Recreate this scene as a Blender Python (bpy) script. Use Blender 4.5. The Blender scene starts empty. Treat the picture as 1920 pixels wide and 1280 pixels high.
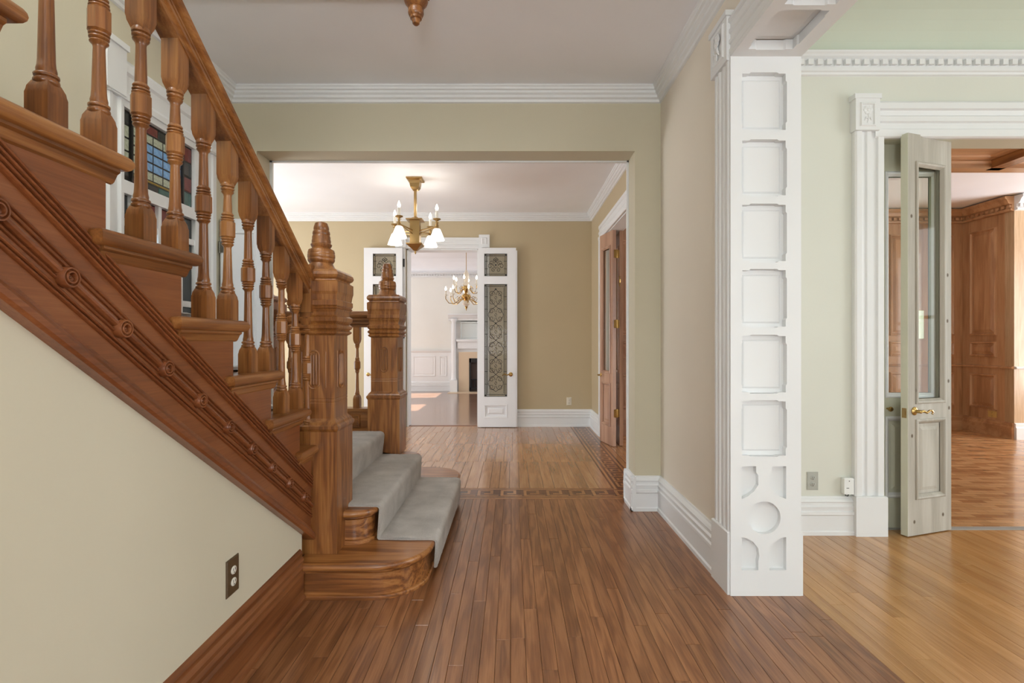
import bpy, bmesh, math, random
from mathutils import Vector, Matrix
random.seed(7)
S = bpy.context.scene
COL = S.collection
PI = math.pi

# ------------------------------------------------------------------ camera
CAMZ = 1.2
cd = bpy.data.cameras.new('camera'); cam = bpy.data.objects.new('camera', cd); COL.objects.link(cam)
cam.location = (0, 0, CAMZ); cam.rotation_euler = (PI/2, 0, 0)
cd.sensor_width = 36; cd.lens = 18; cd.clip_start = .05
S.camera = cam
# ------------------------------------------------------------------ world, sun, daylight
W = bpy.data.worlds.new('world'); S.world = W; W.use_nodes = True
bg = W.node_tree.nodes['Background']; bg.inputs[0].default_value = (.62, .78, 1, 1); bg.inputs[1].default_value = 1.2
S.view_settings.view_transform = 'Standard'; S.view_settings.look = 'None'
S.view_settings.gamma = 1; S.view_settings.use_curve_mapping = False
S.view_settings.exposure = -0.16
sl = bpy.data.lights.new('sun', 'SUN'); sl.energy = 26; sl.angle = .008; sl.color = (1, .95, .86)
sun = bpy.data.objects.new('sun', sl); COL.objects.link(sun)
sun.rotation_euler = Vector((1, .12, -.78)).to_track_quat('-Z', 'Y').to_euler()

def area(name, loc, d, sx, sy, power, color=(1, .98, .95)):
    l = bpy.data.lights.new(name, 'AREA'); l.shape = 'RECTANGLE'; l.size = sx; l.size_y = sy
    l.energy = power; l.color = color
    o = bpy.data.objects.new(name, l); COL.objects.link(o); o.location = loc
    o.rotation_euler = Vector(d).to_track_quat('-Z', 'Z').to_euler()
    return o
# area lamps for daylight, most at unseen windows added to light the rooms
area('added_light_front', (-.45, -3.75, 1.5), (0, 1, 1.2), 2.2, 2.3, 240, (.88, .95, 1))
area('added_light_stairwell', (-1.9, -.6, 4.5), (.8, .45, -.55), 2.4, 1.6, 190, (.9, .96, 1))
area('added_light_parlour_side', (6.3, .2, 1.5), (-1, 0, .12), 4.4, 2.2, 130, (.92, .975, 1))
area('added_light_parlour_front', (3.9, -3.75, 1.5), (0, 1, .12), 3.0, 2.2, 48, (.92, .975, 1))
area('added_light_dining', (-4.35, 5.5, 1.5), (1, 0, .3), 2.6, 2.1, 125, (.92, .965, 1))
area('added_light_library', (8.7, 4.9, 1.6), (-1, 0, .2), 2.6, 2.2, 230, (.88, .95, 1))
area('daylight_living', (-4.3, 10.2, 1.5), (1, 0, .1), 3.4, 2.1, 80, (.97, .98, 1))
area('added_light_living_side', (4.35, 10.2, 1.5), (-1, 0, .1), 3.4, 2.1, 80, (.97, .98, 1))

# ------------------------------------------------------------------ helpers
def lin(c):
    return tuple(((v/255)/12.92 if v/255 <= .04045 else ((v/255+.055)/1.055)**2.4) for v in c) + (1,)

class MB:
    def __init__(s): s.v = []; s.f = []; s.sm = []; s.xf = None
    def add(s, vs, fs, smooth=False):
        n = len(s.v)
        for p in vs:
            p = Vector(p)
            s.v.append(s.xf @ p if s.xf is not None else p)
        for f in fs:
            s.f.append([i+n for i in f]); s.sm.append(smooth)
        return s
    def box(s, x0, x1, y0, y1, z0, z1):
        return s.add([(x0,y0,z0),(x1,y0,z0),(x1,y1,z0),(x0,y1,z0),(x0,y0,z1),(x1,y0,z1),(x1,y1,z1),(x0,y1,z1)],
              [(0,3,2,1),(4,5,6,7),(0,1,5,4),(1,2,6,5),(2,3,7,6),(3,0,4,7)])
    def chbox(s, x0, x1, y0, y1, z0, z1, c=.001):
        """box whose top edges are eased"""
        return s.add([(x0,y0,z0),(x1,y0,z0),(x1,y1,z0),(x0,y1,z0),(x0,y0,z1-c),(x1,y0,z1-c),(x1,y1,z1-c),(x0,y1,z1-c),
               (x0+c,y0+c,z1),(x1-c,y0+c,z1),(x1-c,y1-c,z1),(x0+c,y1-c,z1)],
              [(0,1,5,4),(1,2,6,5),(2,3,7,6),(3,0,4,7),(4,5,9,8),(5,6,10,9),(6,7,11,10),(7,4,8,11),(8,9,10,11)])
    def ext(s, poly, o, u, v, w, smooth=False, caps=True):
        """profile (a,b) -> o + a*u + b*v, swept by the vector w"""
        o, u, v, w = Vector(o), Vector(u), Vector(v), Vector(w); n = len(poly)
        A = [o+u*a+v*b for a, b in poly]
        fs = [(i, (i+1) % n, (i+1) % n+n, i+n) for i in range(n)]
        s.add(A+[p+w for p in A], fs, smooth)
        if caps: s.add(A, [list(range(n))[::-1]]); s.add([p+w for p in A], [list(range(n))])
        return s
    def loft(s, loops, smooth=False, caps=True):
        n = len(loops[0]); vs = [p for l in loops for p in l]; fs = []
        for k in range(len(loops)-1):
            for i in range(n): fs.append((k*n+i, k*n+(i+1) % n, (k+1)*n+(i+1) % n, (k+1)*n+i))
        s.add(vs, fs, smooth)
        if caps: s.add(loops[0], [list(range(n))[::-1]]); s.add(loops[-1], [list(range(n))])
        return s
    def lathe(s, prof, c=(0, 0, 0), seg=18, rot=0, axis='Z', smooth=True, square=False, sx=1, sy=1):
        c = Vector(c); loops = []
        k = math.sqrt(2) if square else 1
        if square: seg = 4; rot = PI/4; smooth = False
        for r, z in prof:
            L = []
            for i in range(seg):
                a = rot+2*PI*i/seg; p = (r*k*math.cos(a)*sx, r*k*math.sin(a)*sy)
                if axis == 'Z': L.append(c+Vector((p[0], p[1], z)))
                elif axis == 'X': L.append(c+Vector((z, p[0], p[1])))
                else: L.append(c+Vector((p[0], z, p[1])))
            loops.append(L)
        return s.loft(loops, smooth)
    def tube(s, pts, r, seg=6, smooth=True):
        pts = [Vector(p) for p in pts]; loops = []
        ref = Vector((0, 0, 1))
        for i, p in enumerate(pts):
            t = (pts[min(i+1, len(pts)-1)]-pts[max(i-1, 0)]).normalized()
            q = ref if abs(t.dot(ref)) < .95 else Vector((1, 0, 0))
            a = t.cross(q).normalized(); b = t.cross(a)
            rr = r[i] if isinstance(r, (list, tuple)) else r
            loops.append([p+a*math.cos(2*PI*k/seg)*rr+b*math.sin(2*PI*k/seg)*rr for k in range(seg)])
        return s.loft(loops, smooth)
    def ring(s, o, u, v, n, w, h, rings, fill=True):
        """nested rectangles on the plane o + a*u + b*v, each (inset, depth along n)"""
        o, u, v, n = Vector(o), Vector(u), Vector(v), Vector(n); loops = []
        for ins, d in rings:
            loops.append([o+u*a+v*b+n*d for a, b in ((ins, ins), (w-ins, ins), (w-ins, h-ins), (ins, h-ins))])
        s.loft(loops, caps=False)
        if fill: s.add(loops[-1], [(0, 1, 2, 3)])
        return s
    def mesh(s, name, mat, center=True, bevel=0):
        c = Vector((0, 0, 0))
        if center:
            lo = Vector([min(p[i] for p in s.v) for i in range(3)]); hi = Vector([max(p[i] for p in s.v) for i in range(3)])
            c = (lo+hi)/2
        me = bpy.data.meshes.new(name)
        me.from_pydata([p-c for p in s.v], [], s.f)
        me.polygons.foreach_set('use_smooth', s.sm)
        bm = bmesh.new(); bm.from_mesh(me)
        bmesh.ops.remove_doubles(bm, verts=bm.verts, dist=1e-5)
        bmesh.ops.recalc_face_normals(bm, faces=bm.faces)
        if bevel:
            es = [e for e in bm.edges if len(e.link_faces) == 2 and e.calc_face_angle(0) > .6]
            bmesh.ops.bevel(bm, geom=es, offset=bevel, segments=2, affect='EDGES', profile=.6)
        bm.to_mesh(me); bm.free()
        if any(s.sm): me.set_sharp_from_angle(angle=.62)
        if mat: me.materials.append(mat)
        return me, c
    def build(s, name, mat, parent=None, bevel=0):
        me, c = s.mesh(name, mat, bevel=bevel)
        return link(name, me, c, parent)

def wloc(o):
    p = Vector((0, 0, 0))
    while o: p = p+o.location; o = o.parent
    return p
def link(name, me, wpos, parent=None):
    o = bpy.data.objects.new(name, me); COL.objects.link(o)
    if parent: o.parent = parent; o.location = Vector(wpos)-wloc(parent)
    else: o.location = wpos
    return o
def tag(o, label, cat, group=None, kind=None):
    o['label'] = label; o['category'] = cat
    if group: o['group'] = group
    if kind: o['kind'] = kind
    return o
def thing(name, loc, label, cat, group=None, kind=None):
    o = bpy.data.objects.new(name, None); COL.objects.link(o); o.location = loc; o.empty_display_size = .05
    return tag(o, label, cat, group, kind)
def struct(name, mb, mat, label, cat, parent=None):
    o = mb.build(name, mat, parent)
    if not parent: tag(o, label, cat, kind='structure')
    return o
def leafxf(o, ang):          # frame of a door leaf: u along its width, v its thickness
    return Matrix.Translation(Vector(o)) @ Matrix.Rotation(ang, 4, 'Z')

# ------------------------------------------------------------------ materials
def newmat(name):
    m = bpy.data.materials.new(name); m.use_nodes = True
    return m, m.node_tree, m.node_tree.nodes['Principled BSDF']
def paint(name, rgb, rough=.55, bump=.02, scale=60, coat=0, metallic=0):
    m, nt, b = newmat(name); N = nt.nodes; L = nt.links
    b.inputs['Base Color'].default_value = lin(rgb); b.inputs['Roughness'].default_value = rough
    b.inputs['Metallic'].default_value = metallic; b.inputs['Coat Weight'].default_value = coat
    if bump:
        t = N.new('ShaderNodeTexCoord'); n = N.new('ShaderNodeTexNoise'); n.inputs['Scale'].default_value = scale
        n.inputs['Detail'].default_value = 4
        L.new(t.outputs['Object'], n.inputs['Vector'])
        u = N.new('ShaderNodeBump'); u.inputs['Strength'].default_value = bump*4; u.inputs['Distance'].default_value = .004
        L.new(n.outputs['Fac'], u.inputs['Height']); L.new(u.outputs['Normal'], b.inputs['Normal'])
        n2 = N.new('ShaderNodeTexNoise'); n2.inputs['Scale'].default_value = 2.2; L.new(t.outputs['Object'], n2.inputs['Vector'])
        h = N.new('ShaderNodeHueSaturation'); h.inputs['Color'].default_value = lin(rgb)
        mr = N.new('ShaderNodeMapRange'); mr.inputs['To Min'].default_value = .965; mr.inputs['To Max'].default_value = 1.035
        L.new(n2.outputs['Fac'], mr.inputs['Value']); L.new(mr.outputs[0], h.inputs['Value'])
        L.new(h.outputs['Color'], b.inputs['Base Color'])
    return m
def wood(name, dark, mid, light, axis='Y', rough=.32, coat=.25, var=.12, freq=1.0, ring=26, along=.9, across=9, bump=.15, knots=False, fine=.5, amp=.09, blotch=.35, spec=.5):
    m, nt, b = newmat(name); N = nt.nodes; L = nt.links
    t = N.new('ShaderNodeTexCoord'); oi = N.new('ShaderNodeObjectInfo')
    mul = N.new('ShaderNodeVectorMath'); mul.operation = 'SCALE'; mul.inputs[0].default_value = (13.7, 29.3, 17.1)
    L.new(oi.outputs['Random'], mul.inputs['Scale'])
    ad = N.new('ShaderNodeVectorMath'); ad.operation = 'ADD'; L.new(t.outputs['Object'], ad.inputs[0]); L.new(mul.outputs[0], ad.inputs[1])
    def mapped(ac, al):
        mp = N.new('ShaderNodeMapping'); sc = [ac*freq]*3; sc['XYZ'.index(axis)] = al*freq
        mp.inputs['Scale'].default_value = sc; L.new(ad.outputs[0], mp.inputs['Vector']); return mp
    n1 = N.new('ShaderNodeTexNoise'); n1.inputs['Scale'].default_value = 1; n1.inputs['Detail'].default_value = 3
    n1.inputs['Roughness'].default_value = .45; n1.inputs['Distortion'].default_value = .3
    L.new(mapped(across, along).outputs[0], n1.inputs['Vector'])
    mm = N.new('ShaderNodeMath'); mm.operation = 'MULTIPLY'; mm.inputs[1].default_value = ring; L.new(n1.outputs['Fac'], mm.inputs[0])
    sn = N.new('ShaderNodeMath'); sn.operation = 'SINE'; L.new(mm.outputs[0], sn.inputs[0])
    n2 = N.new('ShaderNodeTexNoise'); n2.inputs['Scale'].default_value = 1; n2.inputs['Detail'].default_value = 5; n2.inputs['Roughness'].default_value = .7
    L.new(mapped(150, 4).outputs[0], n2.inputs['Vector'])
    n3 = N.new('ShaderNodeTexNoise'); n3.inputs['Scale'].default_value = 1; n3.inputs['Detail'].default_value = 2
    L.new(mapped(4, .6).outputs[0], n3.inputs['Vector'])
    m1 = N.new('ShaderNodeMath'); m1.operation = 'MULTIPLY_ADD'; m1.inputs[1].default_value = amp; m1.inputs[2].default_value = .5-.5*fine-.5*blotch; L.new(sn.outputs[0], m1.inputs[0])
    m2 = N.new('ShaderNodeMath'); m2.operation = 'MULTIPLY_ADD'; m2.inputs[1].default_value = fine; L.new(n2.outputs['Fac'], m2.inputs[0]); L.new(m1.outputs[0], m2.inputs[2])
    m3 = N.new('ShaderNodeMath'); m3.operation = 'MULTIPLY_ADD'; m3.inputs[1].default_value = blotch; L.new(n3.outputs['Fac'], m3.inputs[0]); L.new(m2.outputs[0], m3.inputs[2])
    r = N.new('ShaderNodeValToRGB'); e = r.color_ramp.elements
    e[0].position = .28; e[0].color = lin(dark); e[1].position = .72; e[1].color = lin(light)
    k = e.new(.5); k.color = lin(mid)
    L.new(m3.outputs[0], r.inputs[0])
    out = r.outputs['Color']
    if knots:
        vo = N.new('ShaderNodeTexVoronoi'); vo.inputs['Scale'].default_value = 3.4; km = N.new('ShaderNodeMapping'); km.inputs['Scale'].default_value = (1, .12, .8); L.new(ad.outputs[0], km.inputs['Vector']); L.new(km.outputs[0], vo.inputs['Vector'])
        kr = N.new('ShaderNodeValToRGB'); q = kr.color_ramp.elements
        q[0].position = .025; q[0].color = (.12, .12, .12, 1); q[1].position = .055; q[1].color = (1, 1, 1, 1)
        L.new(vo.outputs['Distance'], kr.inputs[0])
        mx = N.new('ShaderNodeMix'); mx.data_type = 'RGBA'; mx.blend_type = 'MULTIPLY'; mx.inputs['Factor'].default_value = .8
        L.new(out, mx.inputs['A']); L.new(kr.outputs['Color'], mx.inputs['B']); out = mx.outputs['Result']
    h = N.new('ShaderNodeHueSaturation'); L.new(out, h.inputs['Color'])
    mr = N.new('ShaderNodeMapRange'); mr.inputs['To Min'].default_value = 1-var; mr.inputs['To Max'].default_value = 1+var
    L.new(oi.outputs['Random'], mr.inputs['Value']); L.new(mr.outputs[0], h.inputs['Value'])
    L.new(h.outputs['Color'], b.inputs['Base Color'])
    b.inputs['Roughness'].default_value = rough; b.inputs['Coat Weight'].default_value = coat; b.inputs['Coat Roughness'].default_value = .12
    b.inputs['Specular IOR Level'].default_value = spec
    u = N.new('ShaderNodeBump'); u.inputs['Strength'].default_value = bump; u.inputs['Distance'].default_value = .002
    L.new(m2.outputs[0], u.inputs['Height']); L.new(u.outputs['Normal'], b.inputs['Normal'])
    return m
def glassy(name, tint=(1, 1, 1), clear=.86, milk=0.0):
    m, nt, b = newmat(name); N = nt.nodes; L = nt.links; N.remove(b)
    tr = N.new('ShaderNodeBsdfTransparent'); tr.inputs[0].default_value = tint+(1,)
    gl = N.new('ShaderNodeBsdfGlossy'); gl.inputs['Roughness'].default_value = .03
    mx = N.new('ShaderNodeMixShader'); mx.inputs[0].default_value = 1-clear
    L.new(tr.outputs[0], mx.inputs[1]); L.new(gl.outputs[0], mx.inputs[2]); o = mx
    if milk:
        df = N.new('ShaderNodeBsdfDiffuse'); df.inputs[0].default_value = (.75, .74, .7, 1)
        m2 = N.new('ShaderNodeMixShader'); m2.inputs[0].default_value = milk
        L.new(mx.outputs[0], m2.inputs[1]); L.new(df.outputs[0], m2.inputs[2]); o = m2
    L.new(o.outputs[0], N['Material Output'].inputs[0])
    return m
def glow(name, rgb, strength, base=(255, 255, 255), mottled=0):
    m, nt, b = newmat(name); N = nt.nodes; L = nt.links
    b.inputs['Base Color'].default_value = lin(base); b.inputs['Roughness'].default_value = .2
    b.inputs['Emission Color'].default_value = lin(rgb); b.inputs['Emission Strength'].default_value = strength
    if mottled:
        t = N.new('ShaderNodeTexCoord'); n = N.new('ShaderNodeTexNoise'); n.inputs['Scale'].default_value = mottled; n.inputs['Detail'].default_value = 5
        L.new(t.outputs['Object'], n.inputs['Vector'])
        h = N.new('ShaderNodeHueSaturation'); h.inputs['Color'].default_value = lin(rgb)
        mr = N.new('ShaderNodeMapRange'); mr.inputs['To Min'].default_value = .3; mr.inputs['To Max'].default_value = 1.7
        L.new(n.outputs['Fac'], mr.inputs['Value']); L.new(mr.outputs[0], h.inputs['Value']); L.new(h.outputs[0], b.inputs['Emission Color'])
    return m

M = {}
M['white'] = paint('white_trim_paint', (230, 231, 231), .42, .01, 30)
M['white_door'] = paint('white_door_paint', (234, 235, 237), .38, .008, 30)
M['ceil'] = paint('ceiling_paint', (244, 244, 247), .7, .015, 40)
M['ceil_green'] = paint('pale_green_ceiling_paint', (200, 207, 190), .7, .015, 40)
M['cream'] = paint('cream_wall_paint', (213, 206, 184), .6, .02, 70)
M['sand'] = paint('sand_wall_paint', (228, 218, 202), .6, .02, 70)
M['olive'] = paint('khaki_wall_paint', (200, 192, 168), .6, .02, 70)
M['tan'] = paint('tan_wall_paint', (192, 175, 142), .6, .02, 70)
M['sage'] = paint('sage_cream_wall_paint', (216, 217, 206), .6, .02, 70)
M['offwhite'] = paint('off_white_wall_paint', (230, 228, 221), .6, .02, 70)
M['sagedoor'] = paint('sage_door_paint', (208, 208, 188), .5, .01, 40)
st = dict(dark=(84, 45, 19), mid=(136, 84, 40), light=(172, 118, 66))
M['stairY'] = wood('stair_oak_along_y', **st, axis='Y', coat=.25, var=.06)
M['stairX'] = wood('stair_oak_along_x', **st, axis='X', coat=.25, var=.06)
M['stairZ'] = wood('stair_oak_upright', **st, axis='Z', coat=.25, var=.08)
M['newel'] = wood('newel_oak', (82, 42, 16), (140, 87, 41), (174, 119, 64), axis='Z', coat=.22, rough=.38, ring=34, across=11, along=1.3, amp=.09, blotch=.2, var=.04)
M['step'] = wood('step_oak', (86, 46, 20), (144, 89, 44), (178, 122, 68), axis='X', coat=.25, rough=.36, ring=34, across=12, amp=.12, blotch=.2, var=.04)
M['stringer'] = wood('stringer_board', (106, 57, 28), (134, 78, 42), (156, 98, 58), axis='Y', coat=.2, ring=12, amp=.05, var=.03)
M['stringer_dark'] = wood('stringer_moulding', (88, 46, 23), (124, 69, 37), (150, 92, 53), axis='Y', coat=.3, ring=12, amp=.05, var=.03)
M['basewood'] = wood('oak_baseboard', (86, 46, 22), (128, 75, 40), (154, 98, 58), axis='Y', coat=.2)
M['hallfloor'] = wood('hall_strip_oak', (104, 64, 37), (142, 93, 58), (170, 119, 79), axis='Y', rough=.31, coat=.25, var=.12, ring=30, across=14, along=1.4, amp=.1, blotch=.2)
M['parfloor'] = wood('parlour_strip_oak', (152, 104, 56), (184, 134, 80), (206, 158, 104), axis='Y', rough=.24, coat=.35, var=.1, ring=18, across=12, along=1.2, amp=.06, blotch=.2)
M['dinfloor'] = wood('dining_strip_oak', (136, 92, 56), (170, 122, 80), (194, 148, 104), axis='Y', rough=.25, coat=.5, var=.12, ring=20, across=12, along=1.2, amp=.06, blotch=.2)
M['livfloor'] = wood('living_floor_oak', (104, 74, 56), (134, 100, 80), (156, 122, 100), axis='X', rough=.2, coat=.5, var=.12, ring=14, amp=.05)
M['inlay_dark'] = wood('walnut_inlay', (70, 36, 20), (98, 56, 34), (120, 72, 46), axis='Y', rough=.3, coat=.3, var=.1)
M['inlay_light'] = wood('maple_inlay', (140, 94, 56), (172, 122, 78), (194, 146, 98), axis='Y', rough=.3, coat=.3, var=.1)
M['subfloor'] = paint('dark_subfloor', (44, 26, 16), .8, 0)
pn = dict(dark=(150, 106, 72), mid=(188, 144, 104), light=(210, 170, 130))
M['pineZ'] = wood('panelling_pine_upright', **pn, axis='Z', coat=.15, var=.06, ring=14, knots=True)
M['pineX'] = wood('panelling_pine_level', **pn, axis='X', coat=.15, var=.06, ring=14)
M['palepine'] = wood('pale_panelling_pine', (168, 136, 98), (206, 178, 142), (228, 206, 176), axis='Z', coat=.1, var=.05, ring=10, knots=True)
M['doorpine'] = wood('pine_door', (140, 102, 82), (178, 138, 114), (200, 164, 140), axis='Z', coat=.1, var=.05, ring=12, knots=True)
M['lime'] = wood('limewashed_pine', (150, 142, 128), (184, 178, 166), (206, 202, 192), axis='Z', rough=.55, coat=0, var=.05, ring=10, knots=True, fine=.3)
M['knot_ring'] = paint('knot_ring', (128, 116, 100), .6, 0)
M['knot'] = paint('knot_heart', (92, 76, 58), .6, 0)
M['brass'] = paint('brass', (192, 160, 100), .26, 0, metallic=1)
M['oldbrass'] = paint('aged_brass', (170, 142, 96), .34, 0, metallic=1)
M['lead'] = paint('lead_came', (58, 56, 54), .4, 0, metallic=.6)
M['iron'] = paint('black_iron', (26, 25, 26), .5, 0)
M['steel'] = paint('steel_hinge', (140, 138, 130), .35, 0, metallic=.9)
M['glass'] = glassy('clear_glass', (.97, .99, .97), .93)
M['leadglass'] = glassy('textured_leaded_glass', (.94, .94, .92), .996, .1)
M['frost'] = glow('frosted_shade_glass', (255, 246, 230), 1.6)
M['bulb'] = glow('lit_bulb', (255, 240, 210), 9)
M['candle'] = paint('candle_sleeve', (240, 236, 224), .5, 0)
M['porcelain'] = paint('porcelain', (236, 226, 210), .25, 0)
M['marble'] = paint('beige_marble', (214, 192, 164), .3, .02, 14)
M['mirror'] = paint('mirror', (205, 210, 210), .25, 0, metallic=.4)
M['soot'] = paint('sooty_firebrick', (70, 58, 52), .8, .05, 50)
M['plate_brown'] = paint('brown_wall_plate', (84, 66, 44), .4, 0)
M['plate_grey'] = paint('grey_wall_plate', (176, 178, 170), .35, 0, metallic=.3)
M['plate_cream'] = paint('cream_wall_plate', (222, 214, 196), .4, 0)
M['plate_gold'] = paint('gold_wall_plate', (206, 172, 104), .4, 0)
M['socket_white'] = paint('white_socket', (226, 222, 210), .4, 0)
M['plastic'] = paint('white_plastic', (234, 236, 234), .4, 0)
M['stone'] = paint('grey_threshold', (150, 146, 140), .5, .03, 30)
M['daylight'] = glow('added_window_glow', (232, 242, 255), 1.6)  # emissive panes for the unseen windows added as light sources

def carpet_mat():
    m, nt, b = newmat('grey_cut_pile_carpet'); N = nt.nodes; L = nt.links
    t = N.new('ShaderNodeTexCoord')
    n = N.new('ShaderNodeTexNoise'); n.inputs['Scale'].default_value = 420; n.inputs['Detail'].default_value = 3
    n2 = N.new('ShaderNodeTexNoise'); n2.inputs['Scale'].default_value = 7; n2.inputs['Detail'].default_value = 4
    L.new(t.outputs['Object'], n.inputs['Vector']); L.new(t.outputs['Object'], n2.inputs['Vector'])
    r = N.new('ShaderNodeValToRGB'); e = r.color_ramp.elements
    e[0].position = .3; e[0].color = lin((146, 138, 130)); e[1].position = .7; e[1].color = lin((218, 211, 203))
    mx = N.new('ShaderNodeMath'); mx.operation = 'MULTIPLY_ADD'; mx.inputs[1].default_value = .55
    q = N.new('ShaderNodeMath'); q.operation = 'MULTIPLY'; q.inputs[1].default_value = .45; L.new(n2.outputs['Fac'], q.inputs[0])
    L.new(n.outputs['Fac'], mx.inputs[0]); L.new(q.outputs[0], mx.inputs[2]); L.new(mx.outputs[0], r.inputs[0])
    L.new(r.outputs['Color'], b.inputs['Base Color']); b.inputs['Roughness'].default_value = .95
    b.inputs['Sheen Weight'].default_value = .3; b.inputs['Specular IOR Level'].default_value = .1
    u = N.new('ShaderNodeBump'); u.inputs['Strength'].default_value = .9; u.inputs['Distance'].default_value = .004
    L.new(n.outputs['Fac'], u.inputs['Height']); L.new(u.outputs['Normal'], b.inputs['Normal'])
    return m
M['carpet'] = carpet_mat()
def parquet_mat():
    m, nt, b = newmat('small_block_parquet'); N = nt.nodes; L = nt.links
    t = N.new('ShaderNodeTexCoord'); mp = N.new('ShaderNodeMapping'); mp.inputs['Rotation'].default_value = (0, 0, .06)
    L.new(t.outputs['Object'], mp.inputs['Vector'])
    br = N.new('ShaderNodeTexBrick'); br.inputs['Scale'].default_value = 1; br.inputs['Brick Width'].default_value = .17
    br.inputs['Row Height'].default_value = .055; br.inputs['Mortar Size'].default_value = .0012
    br.inputs['Color1'].default_value = lin((166, 116, 74)); br.inputs['Color2'].default_value = lin((212, 164, 116)); br.inputs['Mortar'].default_value = lin((120, 78, 46))
    L.new(mp.outputs[0], br.inputs['Vector'])
    n = N.new('ShaderNodeTexNoise'); n.inputs['Scale'].default_value = 9; n.inputs['Detail'].default_value = 5
    h = N.new('ShaderNodeHueSaturation'); mr = N.new('ShaderNodeMapRange'); mr.inputs['To Min'].default_value = .8; mr.inputs['To Max'].default_value = 1.15
    L.new(t.outputs['Object'], n.inputs['Vector']); L.new(n.outputs['Fac'], mr.inputs['Value']); L.new(mr.outputs[0], h.inputs['Value'])
    L.new(br.outputs['Color'], h.inputs['Color']); L.new(h.outputs['Color'], b.inputs['Base Color'])
    b.inputs['Roughness'].default_value = .26; b.inputs['Coat Weight'].default_value = .3
    return m
M['parquet'] = parquet_mat()

# ================================================================== SETTING
# ---- walls (structure)
def wallbox(name, mat, label, *boxes):
    mb = MB()
    for b in boxes: mb.box(*b)
    return struct(name, mb, M[mat], label, 'wall')
HC = 3.0
wallbox('wall_hall_right', 'sand', 'sand coloured hall wall between the doorway and the white panelled jamb', (1.06, 1.36, 2.463, 3.85, 0, HC), (1.06, 1.36, -1.0, 2.463, 2.6, HC), (1.06, 1.36, -4, -1.0, 0, HC))
wallbox('wall_hall_end', 'olive', 'khaki end wall of the hall with the wide opening', (.877, 1.06, 3.65, 3.85, 0, HC), (-1.82, .877, 3.65, 3.85, 2.557, HC), (-2.0, -1.82, 3.65, 3.85, 0, HC), (-4.65, -2.0, 3.65, 3.85, 0, HC))
wallbox('wall_stair_outer', 'cream', 'cream outer wall behind the staircase and leaded window', (-2.15, -2.0, -4, 3.65, 0, 5.6))
mb = MB()   # cream wall under the stair, its top follows the stair
bz = lambda y: .2715+.68*(2.4556-y)
mb.ext([(-4, 0), (2.40, 0), (2.40, bz(2.40)+.03), (-.2, bz(-.2)+.03), (-4, bz(-.2)+.03)], (-1.06, 0, 0), (0, 1, 0), (0, 0, 1), (.075, 0, 0))
struct('wall_under_stair', mb, M['cream'], 'cream triangular wall beneath the stair stringer', 'wall')
wallbox('wall_hall_front', 'cream', 'cream front wall of the hall behind the viewer', (-2.15, 1.36, -4.15, -4, 0, 5.6))
wallbox('wall_stairwell', 'cream', 'cream upper walls of the stairwell above the hall ceiling', (-.44, -.34, -4, 2.66, HC+.02, 5.6), (-2.0, -.34, 2.66, 2.76, HC+.02, 5.6))
wallbox('wall_parlour_back', 'sage', 'sage cream parlour wall with the tall doorway and socket', (1.36, 2.31, 3.2, 3.36, 0, 3.3), (2.31, 4.17, 3.2, 3.36, 2.48, 3.3), (4.17, 6.5, 3.2, 3.36, 0, 3.3))
wallbox('wall_parlour_front', 'sage', 'sage cream parlour wall behind the viewer', (1.36, 6.65, -4.15, -4, 0, 3.3))
wallbox('wall_parlour_side', 'sage', 'sage cream parlour wall with the added window out to the right', (6.5, 6.65, -4, 3.2, 0, 3.3))
wallbox('wall_dining_right', 'tan', 'tan dining room wall pierced by the folding pine doors', (1.125, 1.28, 6.37, 7.23, 0, HC), (1.125, 1.28, 4.5, 6.37, 2.49, HC), (1.125, 1.28, 3.85, 4.5, 0, HC))
wallbox('wall_dining_far', 'tan', 'tan far wall of the dining room around the glazed double doors', (-4.65, -1.485, 7.23, 7.42, 0, HC), (-1.485, -.47, 7.23, 7.42, 2.51, HC), (-.47, 1.28, 7.23, 7.42, 0, HC))
wallbox('wall_dining_left', 'tan', 'tan left wall of the dining room out of view', (-4.65, -4.5, 3.85, 7.23, 0, HC))
wall_lib = wallbox('wall_library_far', 'pineZ', 'pine panelled far wall of the library behind the folding door', (1.7, 6.16, 7.0, 7.12, 0, 3.0))
wall_libret = wallbox('wall_library_return', 'pineZ', 'pine panelled return wall beside the pale pine pier', (6.16, 6.28, 6.4, 7.12, 0, 3.0))
wall_libpier = wallbox('wall_library_pier', 'palepine', 'pale pine pier of the library at the right edge', (6.16, 8.9, 6.28, 6.4, 0, 3.0))
wall_libnook = wallbox('wall_library_corner', 'doorpine', 'pine panelled corner seen past the folded dining room doors', (1.28, 1.75, 6.55, 7.12, 0, 3.0))
wallbox('wall_library_side', 'pineZ', 'pine library wall with the added window out to the right', (8.9, 9.05, 3.2, 6.4, 0, 3.0), (6.5, 9.05, 3.2, 3.36, 0, 3.3))
wall_liv = wallbox('wall_living_far', 'offwhite', 'off white far wall of the living room beside the fireplace', (-4.5, 4.5, 12.4, 12.55, 0, 3.15))
wallbox('wall_living_left', 'offwhite', 'off white living room window wall on the left', (-4.65, -4.5, 7.42, 8.5, 0, 3.15), (-4.65, -4.5, 9.45, 10.6, 0, 3.15), (-4.65, -4.5, 11.6, 12.55, 0, 3.15), (-4.65, -4.5, 8.5, 9.45, 0, .5), (-4.65, -4.5, 10.6, 11.6, 0, .5), (-4.65, -4.5, 8.5, 9.45, 2.35, 3.15), (-4.65, -4.5, 10.6, 11.6, 2.35, 3.15))
wallbox('wall_living_right', 'offwhite', 'off white living room wall on the right out of view', (4.5, 4.65, 7.42, 12.55, 0, 3.15), (1.28, 4.65, 7.23, 7.42, 0, 3.15))
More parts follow.
